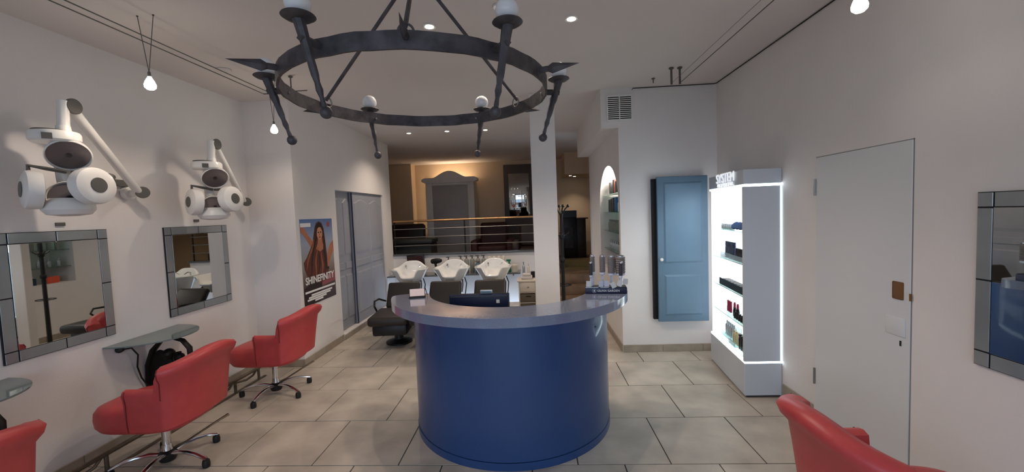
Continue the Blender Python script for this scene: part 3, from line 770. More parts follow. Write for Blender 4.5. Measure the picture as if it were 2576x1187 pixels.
# ------------------------------------------------------------------ lit display cabinet
A, Bq = Vector((1.845, 4.42)), Vector((1.748, 3.52))       # front edge far and near, plan
xw = XR-0.004
dc = thing('display_cabinet', 'white lit display cabinet with glass shelves and sign on top', 'cabinet', (1.9, 3.97, 0))
ZB0, ZB1, ZT0, ZT1 = 0.02, 0.30, 1.805, 1.945
plan = [(A.x, A.y), (Bq.x, Bq.y), (xw, Bq.y), (xw, A.y)]
MB().prism(plan, (0, 0, ZB0), (1, 0, 0), (0, 1, 0), (0, 0, ZB1-ZB0)).build('base', 'white_lacquer', dc, True, smooth=False, bevel=0.004)
MB().prism([(p[0]+(0.03 if i < 2 else 0), p[1]+(0.03 if i in (1, 2) else -0.03)) for i, p in enumerate(plan)], (0, 0, 0), (1, 0, 0), (0, 1, 0), (0, 0, ZB0)).build('toe_kick', 'dark_gap', dc, True, smooth=False)
hd = MB().prism(plan, (0, 0, ZT0+0.018), (1, 0, 0), (0, 1, 0), (0, 0, ZT1-ZT0-0.018)).build('header', 'white_lacquer', dc, True, smooth=False, bevel=0.003)
MB().box(Bq.x+0.002, xw-0.012, 3.522, 3.55, ZB1+0.016, ZT0-0.003).build('side_panel', 'white_lacquer', dc, True, smooth=False)
MB().box(A.x+0.02, xw, 4.39, 4.42, ZB1+0.016, ZT0).build('side_panel', 'led_panel', dc, True, smooth=False)
MB().box(xw-0.012, xw, 3.56, 4.38, ZB1+0.02, ZT0).build('back_panel', 'led_panel', dc, True, smooth=False)
ledp = [(p[0]+(0.003 if i < 2 else 0), p[1]+(0.003 if i in (1, 2) else -0.003)) for i, p in enumerate(plan)]
MB().prism(ledp, (0, 0, ZB1), (1, 0, 0), (0, 1, 0), (0, 0, 0.015)).build('led_strip', 'led', dc, True, smooth=False)
MB().prism(ledp, (0, 0, ZT0), (1, 0, 0), (0, 1, 0), (0, 0, 0.017)).build('led_strip', 'led', dc, True, smooth=False)
MB().box(xw-0.012, xw+0.002, 3.518, 3.53, ZB1+0.016, ZT0).build('led_strip', 'led_soft', dc, True, smooth=False)
dfx = (A-Bq).normalized()
SHZ = [0.335, 0.60, 0.86, 1.14, 1.42]
def fx(y): return Bq.x+(A.x-Bq.x)*(y-Bq.y)/(A.y-Bq.y)
for z in SHZ:
    MB().prism([(fx(3.56)+0.02, 3.56), (xw-0.014, 3.56), (xw-0.014, 4.385), (fx(4.385)+0.02, 4.385)], (0, 0, z-0.006), (1, 0, 0), (0, 1, 0), (0, 0, 0.006)).build('glass_shelf', 'shelf_glass', dc, True, smooth=False)
RS = axes((-dfx.x, -dfx.y, 0), (0, 0, 1))
nrm = Vector((-dfx.y, dfx.x, 0))
mid = Vector((fx(3.93), 3.93, 0))
lt = text('sign_letters', 'SYSTEM', 0.125, 'sign_lit', RS, mid+nrm*0.010+Vector((0, 0, 1.866)), dc, 0.004, sx=1.12, bold=0.0)
lt2 = text('sign_letters', 'PROFESSIONAL', 0.048, 'sign_lit', RS, mid+nrm*0.008+Vector((0, 0, 1.828)), dc, 0.003, sx=1.30, bold=0.0)
light('cabinet_light', 'AREA', (1.92, 3.97, ZT0-0.02), 3, (0.86, 0.95, 1.0), (0, 0, 0), shape='RECTANGLE', size=0.12, size_y=0.7)

# ------------------------------------------------------------------ products in the display cabinet
ORD = ['first', 'second', 'third', 'fourth', 'fifth', 'sixth', 'seventh', 'eighth', 'ninth']
def product(name, mb, mt, label, cat, group, **k): return one(name, mb, mt, label, cat, group, **k)
def jar(x, y, z, r=0.03, h=0.035): return MB().lathe([(r*0.9, 0), (r, 0.004), (r, h*0.55), (r*1.04, h*0.58), (r*1.04, h-0.004), (r*0.95, h)], (x, y, z), (0, 0, 1), 18)
def bottle(x, y, z, r=0.02, h=0.12, neck=0.4): return MB().lathe([(r*0.92, 0), (r, 0.004), (r, h*0.68), (r*0.85, h*0.76), (r*neck, h*0.80), (r*neck, h*0.88), (r*neck*1.25, h*0.885), (r*neck*1.25, h)], (x, y, z), (0, 0, 1), 16)
z = SHZ[4]
for i in range(6):
    yy = 4.26-i*0.052; product('sample_tube', MB().lathe([(0.016, 0), (0.018, 0.003), (0.018, 0.030), (0.014, 0.042), (0.014, 0.05)], (fx(yy)+0.085, yy, z+0.001), (0, 0, 1), 14), 'silver_tube', ORD[i]+' little silver pot from the far end of the top cabinet shelf', 'pot', 'silver pots on the top cabinet shelf')
for i in range(5):
    yy = 3.93-i*0.078; product('compact', MB().disc((fx(yy)+0.09, yy, z+0.036), (-0.75, -0.25, 0.6), 0.040, 0.018, 24), 'dark_blue_pot', ORD[i]+' dark round compact from the far end, leaning on the top cabinet shelf', 'compact', 'dark compacts on the top cabinet shelf')
def tray(label, y0, y1, z, x_off, hgt, front):
    t = thing('display_tray', label, 'tray', (fx((y0+y1)/2)+x_off, (y0+y1)/2, z+0.001), -0.107)
    d = 0.10
    MB().box(-d/2, d/2, y0-(y0+y1)/2, y1-(y0+y1)/2, 0, 0.006).box(-d/2, -d/2+0.004, y0-(y0+y1)/2, y1-(y0+y1)/2, 0.006, front).box(d/2-0.004, d/2, y0-(y0+y1)/2, y1-(y0+y1)/2, 0.006, hgt).build('tray_body', 'clear_acrylic' if front < 0.06 else 'black_plastic', t, smooth=False)
    return t
z = SHZ[3]
tray('clear acrylic tray holding tall dark tubes, second shelf of the lit cabinet', 3.99, 4.24, z, 0.10, 0.10, 0.05)
for i in range(7):
    yy = 4.215-i*0.034; product('foundation_tube', MB().lathe([(0.013, 0), (0.014, 0.09), (0.011, 0.095), (0.014, 0.10), (0.013, 0.145)], (fx(yy)+0.10, yy, z+0.010), (0.03, 0, 1), 12), 'dark_blue_pot', ORD[i]+' tall dark tube from the far end of the clear tray, second cabinet shelf', 'tube', 'tall dark tubes in the clear tray')
tray('low acrylic tray of black tubes, second shelf of the lit cabinet', 3.66, 3.95, z, 0.09, 0.09, 0.05)
for i in range(9):
    yy = 3.93-i*0.031; product('black_tube', MB().lathe([(0.011, 0), (0.011, 0.055), (0.009, 0.06), (0.011, 0.065), (0.010, 0.10)], (fx(yy)+0.09, yy, z+0.008), (0.05, 0, 1), 12), 'black_box', ORD[i]+' short black tube from the far end of the low tray, second cabinet shelf', 'tube', 'short black tubes in the low tray')
z = SHZ[2]
tray('long black tray of palettes, middle shelf of the lit cabinet', 3.64, 4.25, z, 0.09, 0.05, 0.065)
for i in range(8):
    yy = 4.20-i*0.072
    o = MB().box(-0.036, 0.036, -0.029, 0.029, 0, 0.022, bev=0.003).box(-0.026, 0.036, -0.027, 0.027, 0.0225, 0.050, bev=0.003).build('palette', 'black_box' if i % 3 else 'brown_box')
    o.location = (fx(yy)+0.09, yy, z+0.0085); o.rotation_euler = (0, 0, -0.107)
    settle(o, ORD[i]+' dark palette from the far end of the long tray on the middle cabinet shelf', 'palette', 'palettes in the long black tray')
z = SHZ[1]
for i in range(3):
    yy = 4.15-i*0.038; t = product('lip_gloss', MB().lathe([(0.011, 0), (0.011, 0.05), (0.008, 0.052), (0.010, 0.056), (0.010, 0.11)], (fx(yy)+0.09, yy, z+0.001), (0, 0, 1), 12), 'magenta', ORD[i]+' slim magenta gloss tube from the far end of the fourth cabinet shelf', 'gloss tube', 'magenta gloss tubes on the fourth cabinet shelf')
for i in range(2):
    yy = 3.95-i*0.075
    t = thing('lipstick', ('far' if i == 0 else 'near')+' one of two dark lipsticks with pink tips, fourth cabinet shelf', 'lipstick', (fx(yy)+0.08, yy, z+0.001), 0, 'open lipsticks on the fourth cabinet shelf')
    MB().lathe([(0.016, 0), (0.016, 0.06), (0.013, 0.062), (0.013, 0.08)], (0, 0, 0), (0, 0, 1), 14).build('case', 'black_box', t)
    MB().lathe([(0.011, 0.08), (0.011, 0.115), (0.006, 0.13), (0.001, 0.132)], (0, 0, 0), (0, 0, 1), 12).build('tip', 'magenta', t)
for i in range(6):
    yy = 3.87-i*0.05; product('nail_polish', bottle(fx(yy)+0.06, yy, z+0.001, 0.018, 0.06, 0.5), 'black_box', ORD[i]+' small black bottle from the far end of the row on the fourth cabinet shelf', 'bottle', 'small black bottles on the fourth cabinet shelf')
z = SHZ[0]
tray('clear acrylic stand with pale bottles, bottom shelf of the lit cabinet', 4.0, 4.26, z, 0.11, 0.12, 0.045)
for i in range(5):
    yy = 4.235-i*0.048; product('pale_bottle', bottle(fx(yy)+0.11, yy, z+0.008, 0.019, 0.14), 'silver_tube', ORD[i]+' pale bottle from the far end of the clear stand, bottom cabinet shelf', 'bottle', 'pale bottles on the bottom cabinet shelf')
tray('clear acrylic stand with golden bottles, bottom shelf of the lit cabinet', 3.82, 3.98, z, 0.08, 0.10, 0.045)
for i in range(3):
    yy = 3.955-i*0.05; product('golden_bottle', bottle(fx(yy)+0.08, yy, z+0.008, 0.020, 0.12), 'gold_clear', ORD[i]+' golden bottle from the far end of the clear stand, bottom cabinet shelf', 'bottle', 'golden bottles on the bottom cabinet shelf')
for i in range(5):
    yy = 3.785-i*0.044; product('mascara', bottle(fx(yy)+0.07, yy, z+0.001, 0.018, random.uniform(0.11, 0.15), 0.7), 'black_box', ORD[i]+' black bottle in the row at the near end of the bottom cabinet shelf', 'bottle', 'black bottles on the bottom cabinet shelf')

# ------------------------------------------------------------------ poster
ps_ = thing('poster', 'poster of a long-haired woman with the word SHINEFINITY', 'poster', (XP, 4.52, 0.665))
PW, PH = 0.745, 1.012
pm = bpy.data.materials.new('poster_print'); pm.use_nodes = True; nt = pm.node_tree; b = nt.nodes['Principled BSDF']; b.inputs['Roughness'].default_value = 0.5
tc_ = nt.nodes.new('ShaderNodeTexCoord'); sx_ = nt.nodes.new('ShaderNodeSeparateXYZ'); rp = nt.nodes.new('ShaderNodeValToRGB')
mp_ = nt.nodes.new('ShaderNodeMapRange'); mp_.inputs['From Max'].default_value = PH
nt.links.new(tc_.outputs['Object'], sx_.inputs[0]); nt.links.new(sx_.outputs['Z'], mp_.inputs['Value']); nt.links.new(mp_.outputs[0], rp.inputs[0]); nt.links.new(rp.outputs[0], b.inputs['Base Color'])
el_ = rp.color_ramp.elements
el_[0].position = 0.0; el_[0].color = srgb((58, 42, 40)); el_[1].position = 1.0; el_[1].color = srgb((92, 120, 170))
for p, c_ in ((0.22, (84, 60, 56)), (0.34, (120, 100, 92)), (0.5, (150, 146, 142)), (0.72, (158, 166, 184))):
    e = el_.new(p); e.color = srgb(c_)
M['poster_print'] = pm
mat('skin', (176, 112, 84), 0.6, var=0.12, scale=9); mat('skin_shade', (140, 84, 64), 0.6); mat('hair', (92, 44, 30), 0.6, var=0.3, scale=22); mat('hair_dark', (44, 26, 24), 0.6)
mat('lips', (150, 60, 60), 0.6); mat('rose', (150, 80, 84), 0.6)
MB().box(0.001, 0.004, 0, PW, 0, PH).build('sheet', 'poster_print', ps_, smooth=False)
def pp(name, pts, mt, lay, smooth_n=0):
    q = [(u*PW, (1-v)*PH) for u, v in pts]
    return MB().prism(q, (0.004, 0, 0), (0, 1, 0), (0, 0, 1), (0.0006*lay, 0, 0)).build(name, mt, ps_, smooth=False)
def ellp(cu, cv, ru, rv, n=22): return [(cu+ru*math.cos(2*PI*i/n), cv+rv*math.sin(2*PI*i/n)) for i in range(n)]
pp('raised_arm', [(0.0, 0.06), (0.10, 0.10), (0.22, 0.19), (0.34, 0.27), (0.36, 0.36), (0.27, 0.33), (0.13, 0.22), (0.0, 0.14)], 'skin', 1)
pp('bent_arm', [(1.0, 0.28), (0.90, 0.32), (0.80, 0.40), (0.76, 0.50), (0.73, 0.60), (0.80, 0.62), (0.86, 0.52), (0.95, 0.44), (1.0, 0.42)], 'skin', 1)
pp('long_hair', [(0.42, 0.10), (0.47, 0.05), (0.55, 0.03), (0.64, 0.05), (0.70, 0.12), (0.72, 0.22), (0.74, 0.34), (0.76, 0.46), (0.76, 0.58), (0.80, 0.70), (0.70, 0.76), (0.5, 0.78), (0.28, 0.74), (0.12, 0.66), (0.06, 0.58), (0.04, 0.50), (0.14, 0.44), (0.24, 0.36), (0.33, 0.28), (0.38, 0.18)], 'hair', 2)
pp('fringe', [(0.44, 0.11), (0.50, 0.06), (0.56, 0.045), (0.63, 0.07), (0.68, 0.14), (0.69, 0.24), (0.66, 0.22), (0.645, 0.15), (0.60, 0.105), (0.54, 0.10), (0.49, 0.12), (0.465, 0.17), (0.46, 0.25), (0.42, 0.27)], 'hair_dark', 7)
pp('dark_hair', [(0.46, 0.09), (0.55, 0.04), (0.63, 0.07), (0.67, 0.14), (0.62, 0.12), (0.55, 0.09), (0.48, 0.14), (0.45, 0.24), (0.42, 0.24)], 'hair_dark', 3)
mat('hair_light', (146, 84, 54), 0.6); mat('skin_light', (204, 142, 112), 0.6)
pp('neck', [(0.50, 0.22), (0.62, 0.22), (0.64, 0.30), (0.70, 0.36), (0.55, 0.40), (0.42, 0.36), (0.48, 0.30)], 'skin', 3)
for k_, (u0, u1, v0, v1, w_) in enumerate(((0.36, 0.10, 0.24, 0.60, 0.030), (0.41, 0.22, 0.22, 0.68, 0.026), (0.46, 0.34, 0.34, 0.74, 0.022), (0.70, 0.68, 0.24, 0.70, 0.028), (0.60, 0.56, 0.40, 0.74, 0.024), (0.52, 0.46, 0.40, 0.72, 0.018))):
    lf_ = []; rt_ = []
    for i in range(9):
        q = i/8; u_ = u0+(u1-u0)*q+0.022*math.sin(q*7+k_); v_ = v0+(v1-v0)*q; h_ = w_*math.sin(PI*min(1, q*0.9+0.1))
        lf_.append((u_-h_, v_)); rt_.append((u_+h_, v_))
    pp('hair_strand', lf_+rt_[::-1], 'hair_light' if k_ % 2 == 0 else 'hair_dark', 4)
pp('face', ellp(0.555, 0.170, 0.092, 0.082), 'skin_light', 5)
pp('eye', ellp(0.520, 0.165, 0.022, 0.009, 12), 'hair_dark', 6); pp('eye', ellp(0.592, 0.163, 0.022, 0.009, 12), 'hair_dark', 6)
pp('nose_shade', [(0.555, 0.165), (0.57, 0.20), (0.545, 0.203)], 'skin_shade', 6); pp('mouth', ellp(0.557, 0.223, 0.03, 0.010, 14), 'lips', 6)
pp('dark_dress', [(0.0, 0.80), (0.25, 0.74), (0.55, 0.77), (0.52, 0.90), (0.46, 1.0), (0.0, 1.0)], 'hair_dark', 1)
pp('rose_cloth', [(0.55, 0.72), (1.0, 0.68), (1.0, 0.80), (0.55, 0.82)], 'rose', 1)
pp('bracelet', [(0.73, 0.60), (0.81, 0.61), (0.80, 0.64), (0.73, 0.63)], 'hair_dark', 3)
pp('logo_block', [(0.01, 0.045), (0.30, 0.045), (0.30, 0.09), (0.01, 0.09)], 'print_white', 3)
pp('logo_mark', ellp(0.86, 0.07, 0.055, 0.035), 'rose', 1)
pp('caption_bar', [(0.03, 0.835), (0.97, 0.835), (0.97, 0.858), (0.03, 0.858)], 'print_white', 4)
for a, b_, v in ((0.20, 0.86, 0.89), (0.12, 0.80, 0.915), (0.08, 0.66, 0.94), (0.30, 0.55, 0.965)):
    pp('caption_bar', [(a, v-0.010), (b_, v-0.010), (b_, v+0.010), (a, v+0.010)], 'print_white', 4)
text('poster_title', 'SHINEFINITY', 0.118, 'print_white', R_PX, Vector((XP+0.0075, 4.52+PW*0.50, 0.665+PH*0.245)), ps_, 0.0005, sx=1.0, bold=0.003)

# ------------------------------------------------------------------ items on and in the counter
cs = thing('card_holder', 'small white card on a dark stand on the counter top', 'card holder', (-0.912, 3.06, H), 0.25)
MB().box(-0.062, 0.062, -0.03, 0.03, 0.001, 0.008, bev=0.002).build('stand_foot', 'black_plastic', cs)
RT = Euler((-0.35, 0, 0)).to_matrix()
MB().box(-0.060, 0.060, 0.0, 0.004, 0.008, 0.070, R=RT, about=(0, 0, 0.008)).build('back_rest', 'black_plastic', cs, smooth=False)
MB().box(-0.055, 0.055, -0.012, -0.0005, 0.010, 0.066, R=RT, about=(0, 0, 0.008)).build('cards', 'card', cs, smooth=False)
MB().tube([(0.062, 0.024, 0.064), (0.075, 0.05, 0.004)], 0.003, 6).build('strut', 'black_plastic', cs)

mo = thing('monitor', 'navy computer monitor seen from behind inside the counter', 'monitor', (-0.475, 3.32, 0.73), -0.02)
MB().box(-0.245, 0.245, -0.022, 0.006, 0.09, 0.272, bev=0.006).build('shell', 'navy', mo)
MB().box(-0.25, 0.25, 0.006, 0.018, 0.085, 0.276, bev=0.003).build('bezel', 'black_plastic', mo)
for a, b_ in ((-0.235, 0.01), (0.02, 0.125), (0.135, 0.235)):
    MB().box(a, b_, -0.0245, -0.022, 0.254, 0.262).build('vent_slot', 'dark_slab', mo, smooth=False)
MB().box(0.145, 0.172, -0.0245, -0.022, 0.20, 0.228).build('sticker', 'print_white', mo, smooth=False)
MB().box(-0.03, 0.03, -0.01, 0.02, 0.0, 0.1).box(-0.12, 0.12, -0.08, 0.10, 0.0, 0.012, bev=0.004).build('stand', 'black_plastic', mo)
wc = thing('webcam', 'pale blue small device sitting on top of the monitor', 'webcam', (-0.412, 3.318, 1.0065))
MB().box(-0.05, 0.05, -0.015, 0.012, 0.0, 0.030, bev=0.004).build('body', 'silver_tube', wc)
MB().box(-0.040, 0.040, -0.0165, -0.015, 0.007, 0.023).build('face_plate', 'blue_door', wc, smooth=False)

bs = thing('brush_display', 'navy counter display box with round emblem for hair brushes', 'display stand', (0.515, 3.055, H), -0.12)
MB().box(-0.15, 0.15, -0.05, 0.05, 0.001, 0.045, bev=0.002).build('box', 'navy', bs)
MB().box(-0.145, 0.145, -0.046, 0.046, 0.0455, 0.050).build('tray_insert', 'black_plastic', bs, smooth=False)
for a, b_ in ((-0.148, -0.055), (-0.04, 0.02)):
    MB().box(a, b_, -0.051, -0.047, 0.0455, 0.049).build('edge_strip', 'silver_tube', bs, smooth=False)
def loc_text(nm, body, size, x, z_, par, yfront):
    Rz = Euler((0, 0, par.rotation_euler.z)).to_matrix()
    return text(nm, body, size, 'print_white', Rz @ R_FRONT, Vector(par.location)+Rz @ Vector((x, yfront, z_)), par, 0.0004)
loc_text('lettering', 'OLIVIA GARDEN', 0.0215, 0.018, 0.016, bs, -0.0508)
MB().tube([(-0.085+0.014*math.cos(q), -0.0508, 0.023+0.014*math.sin(q)) for q in [2*PI*i/24 for i in range(24)]], 0.0015, 6, True).disc((-0.085, -0.0502, 0.023), (0, -1, 0), 0.006, 0.001, 14).build('emblem', 'silver_tube', bs)
def brush(label, x, yy, r, hl, bl, lean=0.0, dark=False, group='round hair brushes'):
    Rz = Euler((0, 0, -0.12)).to_matrix(); p = Vector(bs.location)+Rz @ Vector((x, yy, 0.0505))
    t = thing('round_brush', label, 'hair brush', p, 0, group)
    ax = Vector((lean, 0, 1)).normalized()
    MB().lathe([(0.008, 0), (0.0095, 0.01), (0.009, hl*0.6), (0.0075, hl)], (0, 0, 0), ax, 14).build('handle', 'brush_white', t)
    MB().lathe([(r*0.7, 0), (r*0.95, 0.004), (r*0.95, 0.016), (r*0.8, 0.02)], ax*hl, ax, 18).build('collar', 'brush_white', t)
    mb = MB(); prof = []
    nn = 14
    for i in range(nn+1):
        prof.append((r*(1.0+(0.045 if i % 2 else -0.045)), hl+0.02+bl*i/nn))
    mb.lathe([(r*0.8, hl+0.019)]+prof+[(r*0.8, hl+0.021+bl)], (0, 0, 0), ax, 22).build('bristles', 'brush_dark' if dark else 'brush_grey', t)
    MB().lathe([(r*0.85, 0), (r*0.85, 0.008), (r*0.5, 0.014), (0.001, 0.015)], ax*(hl+0.021+bl), ax, 18).build('cap', 'chrome', t)
    return t
brush('thin dark round brush standing in front at the left end', -0.105, -0.026, 0.0125, 0.066, 0.088, dark=True)
brush('slim grey round brush at the left end of the back row', -0.092, 0.02, 0.018, 0.085, 0.115)
brush('grey round brush second from the left in the back row', -0.020, 0.012, 0.0205, 0.083, 0.115)
brush('wide grey round brush third from the left', 0.045, 0.012, 0.0255, 0.075, 0.120)
brush('widest grey round brush at the right end of the display', 0.110, 0.016, 0.036, 0.075, 0.118)
brush('thin dark round brush standing in front at the right end', 0.106, -0.035, 0.0135, 0.062, 0.090, lean=0.03, dark=True)
for i, (x, zz, rot, lb, bk) in enumerate(((-0.125, 0.075, 0.05, 'leftmost', 0), (-0.035, 0.075, 0.0, 'second', 0), (0.005, 0.076, 0.03, 'third', 0), (0.052, 0.066, -0.45, 'fourth, tilted,', 0), (0.098, 0.078, 0.35, 'fifth, tilted,', 0), (0.142, 0.085, 0.06, 'rightmost', 1))):
    Rz = Euler((0, 0, -0.12)).to_matrix(); p = Vector(bs.location)+Rz @ Vector((x, -0.056 if not bk else -0.02, 0))
    mb = MB().box(p.x-0.017, p.x+0.017, p.y-0.001, p.y+0.001, H+zz-0.022, H+zz+0.022, R=Euler((0.1, rot, -0.12)).to_matrix())
    one('price_tag', mb, 'brush_white' if i in (1, 2) else 'tag_white', lb+' paper tag hanging on the brush display', 'tag', 'paper tags on the brush display')

# ------------------------------------------------------------------ wash units
def make_wash(label, x, y_, rz):
    t = thing('wash_unit', label, 'wash unit', (x, y_, 0), rz, 'backwash units')
    # ceramic bowl, rim with a neck notch toward -y and a raised hump at the back
    n = 56
    def rimz(a):
        f = 0.865
        dn = (a+PI/2+PI) % (2*PI)-PI        # distance from front
        db = (a-PI/2+PI) % (2*PI)-PI
        f -= 0.120*math.exp(-(dn/0.34)**6)
        f += 0.095*math.exp(-(abs(db)/0.55)**2.6)
        return f
    vs = []; rows = []
    def row(sc, zf, off=0.0):
        r_ = []
        for i in range(n):
            a = 2*PI*i/n; c_, s_ = math.cos(a), math.sin(a)
            ex = 0.285*math.copysign(abs(c_)**0.70, c_)*sc; ey = 0.225*math.copysign(abs(s_)**0.75, s_)*sc
            r_.append((ex, ey+off, zf(a)))
        rows.append(r_)
    row(0.30, lambda a: 0.58, 0.02); row(0.46, lambda a: 0.60, 0.02); row(0.60, lambda a: 0.66, 0.015)
    row(0.80, lambda a: 0.60+(rimz(a)-0.60)*0.62, 0.01); row(0.97, lambda a: rimz(a)-0.022); row(1.0, lambda a: rimz(a)-0.008); row(0.98, lambda a: rimz(a))
    row(0.90, lambda a: rimz(a)+0.001); row(0.86, lambda a: rimz(a)-0.010); row(0.78, lambda a: 0.70+(rimz(a)-0.70)*0.45); row(0.5, lambda a: 0.69); row(0.05, lambda a: 0.68)
    for r_ in rows: vs += r_
    fs = [tuple(range(n))[::-1]]
    for k in range(len(rows)-1):
        for i in range(n):
            j = (i+1) % n; fs.append((k*n+i, k*n+j, (k+1)*n+j, (k+1)*n+i))
    fs.append(tuple((len(rows)-1)*n+i for i in range(n)))
    bw = MB().add(vs, fs).build('basin', 'ceramic', t, angle=70)
    MB().cyl((-0.09, 0.15, 0.84), (-0.09, 0.15, 0.895), 0.013, 0.012, 12).tube([(-0.09, 0.15, 0.885), (-0.085, 0.10, 0.90), (-0.08, 0.04, 0.875)], 0.009, 8).build('tap', 'chrome', bw)
    MB().tube([(0.10, 0.15, 0.86), (0.13, 0.12, 0.89)], 0.007, 8).build('tap_lever', 'chrome', bw)
    MB().lathe([(0.10, 0.0), (0.10, 0.5), (0.075, 0.62)], (0, 0.06, 0.0), (0, 0, 1), 20).build('pedestal', 'white_plastic', t)
    MB().tube([(0.20, -0.02, 0.70), (0.235, -0.08, 0.62), (0.225, -0.14, 0.50), (0.20, -0.14, 0.36)], 0.008, 8).build('hose', 'black_plastic', t)
    MB().tube([(0.17, -0.06, 0.68), (0.18, -0.10, 0.60), (0.17, -0.14, 0.50)], 0.010, 8).build('bracket', 'lamp_grey', t)
    RB = Euler((0.38, 0, 0)).to_matrix()
    MB().box(-0.225, 0.225, -0.50, -0.40, 0.33, 0.72, bev=0.035, seg=3, R=Euler((-0.62, 0, 0)).to_matrix(), about=(0, -0.45, 0.66)).build('backrest', 'black_leather', t)
    MB().box(-0.24, 0.24, -1.50, -0.92, 0.36, 0.475, bev=0.045, seg=3).build('seat', 'black_leather', t)
    MB().box(-0.21, 0.21, -1.40, -0.2, 0.22, 0.36, bev=0.03).build('frame_body', 'black_plastic', t)
    MB().lathe([(0.17, 0), (0.17, 0.02), (0.06, 0.05), (0.05, 0.25)], (0, -0.92, 0), (0, 0, 1), 24).build('foot', 'black_plastic', t)
    for s_ in (-1, 1):
        MB().tube([(s_*0.235, -0.62, 0.50), (s_*0.26, -0.85, 0.575), (s_*0.26, -1.05, 0.585), (s_*0.25, -1.10, 0.53), (s_*0.24, -1.0, 0.42)], 0.013, 8).build('armrest', 'black_plastic', t)
    return t
make_wash('white backwash basin with black chair, leftmost of three, seat in view', -1.94, 6.2, 0.10)
make_wash('white backwash basin with black chair, middle of three', -1.29, 6.2, 0.0)
make_wash('white backwash basin with black chair, right one beside the pillar', -0.65, 6.2, 0.0)

# back shelf along the sink wall, bottles and towels
sh = thing('back_shelf', 'dark glass shelf along the wall behind the basins', 'shelf', (-1.45, 7.3, 0.55))
MB().box(XP+0.01, -0.27, 7.12, YS-0.001, 0.585, 0.605, bev=0.003).build('shelf_board', 'dark_slab', sh, True)
for x in (-2.5, -1.7, -0.9, -0.4): MB().box(x-0.01, x+0.01, 7.2, YS-0.001, 0.545, 0.5845).build('shelf_bracket', 'steel', sh, True, smooth=False)
zs = 0.606
def pump(x, y_, h, r, mt, label, group):
    t = thing('pump_bottle', label, 'bottle', (x, y_, zs), 0, group)
    MB().lathe([(r*0.94, 0), (r, 0.005), (r, h*0.72), (r*0.6, h*0.80), (r*0.4, h*0.82)], (0, 0, 0), (0, 0, 1), 16).build('body', mt, t)
    MB().cyl((0, 0, h*0.82), (0, 0, h*0.94), r*0.35, r*0.30, 10).box(-r*1.0, r*0.45, -r*0.3, r*0.3, h*0.94, h).build('pump_head', 'lamp_grey', t)
pump(-1.16-0.42, 7.35, 0.30, 0.036, 'grey_bottle', 'lone grey pump bottle behind the middle basin, left of the row', None)
for i in range(5):
    pump(-1.36+i*0.105, 7.38, 0.31, 0.042, 'grey_bottle', ORD[i]+' from the left of five grey pump bottles behind the basins', 'grey pump bottles on the back shelf')
pump(-1.02, 7.22, 0.22, 0.055, 'blue_bottle', 'blue-grey bottle standing between the middle and right basins', None)
for i in range(4):
    t = thing('tonic_bottle', ORD[i]+' from the left of four pale pink-labelled bottles behind the right basin', 'bottle', (-0.83+i*0.085, 7.36, zs), 0, 'pale bottles behind the right basin')
    MB().lathe([(0.036, 0), (0.038, 0.004), (0.038, 0.18), (0.028, 0.20)], (0, 0, 0), (0, 0, 1), 16).build('body', 'pink_label', t)
    MB().lathe([(0.030, 0.20), (0.030, 0.27), (0.024, 0.285), (0.001, 0.286)], (0, 0, 0), (0, 0, 1), 16).build('cap', 'cream', t)
t = thing('spray_bottle', 'green spray bottle on the back shelf right of the basins', 'bottle', (-0.47, 7.28, zs))
MB().lathe([(0.032, 0), (0.035, 0.005), (0.035, 0.12), (0.014, 0.17), (0.014, 0.19)], (0, 0, 0), (0, 0, 1), 14).build('body', 'green_bottle', t)
MB().box(-0.05, 0.03, -0.014, 0.014, 0.19, 0.225, bev=0.004).build('trigger_head', 'green_bottle', t)
one('white_jar', jar(-0.37, 7.26, zs, 0.055, 0.13), 'cream', 'wide white jar on the back shelf beside the green bottle', 'jar')
t = thing('leaning_picture', 'dark maroon framed picture leaning behind the left basin', 'picture', (-2.2, 7.42, zs+0.012))
MB().box(-0.16, 0.16, -0.02, 0.02, 0.001, 0.34, bev=0.006, R=Euler((0, -0.06, 0)).to_matrix()).build('board', 'black_box', t)
MB().box(-0.14, 0.14, -0.024, -0.0205, 0.03, 0.31, R=Euler((0, -0.06, 0)).to_matrix()).build('face', 'armchair_red', t, smooth=False)
t = thing('hair_dryer', 'black hair dryer standing between the left and middle basins', 'hair dryer', (-1.78, 7.25, zs))
MB().lathe([(0.035, -0.10), (0.045, -0.08), (0.05, 0.0), (0.04, 0.07), (0.028, 0.10)], (0, 0, 0.24), (1, -0.3, 0.1), 18).build('barrel', 'black_plastic', t)
MB().tube([(-0.02, 0, 0.22), (-0.01, 0, 0.12), (0.01, 0, 0.02)], [0.022, 0.02, 0.03], 10).build('grip', 'black_plastic', t)
MB().disc((0.01, 0, 0.0), (0, 0, 1), 0.05, 0.02).build('holder', 'black_plastic', t)
one('white_sponge', MB().ball((-2.52, 7.25, zs+0.05), 0.075, 16, 0.66), 'towel', 'round white sponge at the left end of the back shelf', 'sponge')
dw = thing('drawer_unit', 'small cream chest with wicker drawers beside the pillar', 'drawer unit', (-0.14, 6.65, 0))
x0, x1, y0, y1 = -0.285, 0.0, 6.5, 6.82
MB().box(x0-0.02, x1+0.02, y0-0.015, y1+0.01, 0.545, 0.575, bev=0.004).build('top', 'cream', dw, True)
MB().box(x0, x0+0.02, y0, y1, 0, 0.545).box(x1-0.02, x1, y0, y1, 0, 0.545).box(x0+0.02, x1-0.02, y1-0.015, y1, 0, 0.545).box(x0+0.02, x1-0.02, y0+0.005, y1-0.015, 0.365, 0.378).box(x0+0.02, x1-0.02, y0+0.005, y1-0.015, 0.20, 0.213).box(x0+0.02, x1-0.02, y0+0.005, y1-0.015, 0.03, 0.045).build('carcass', 'cream', dw, True, smooth=False)
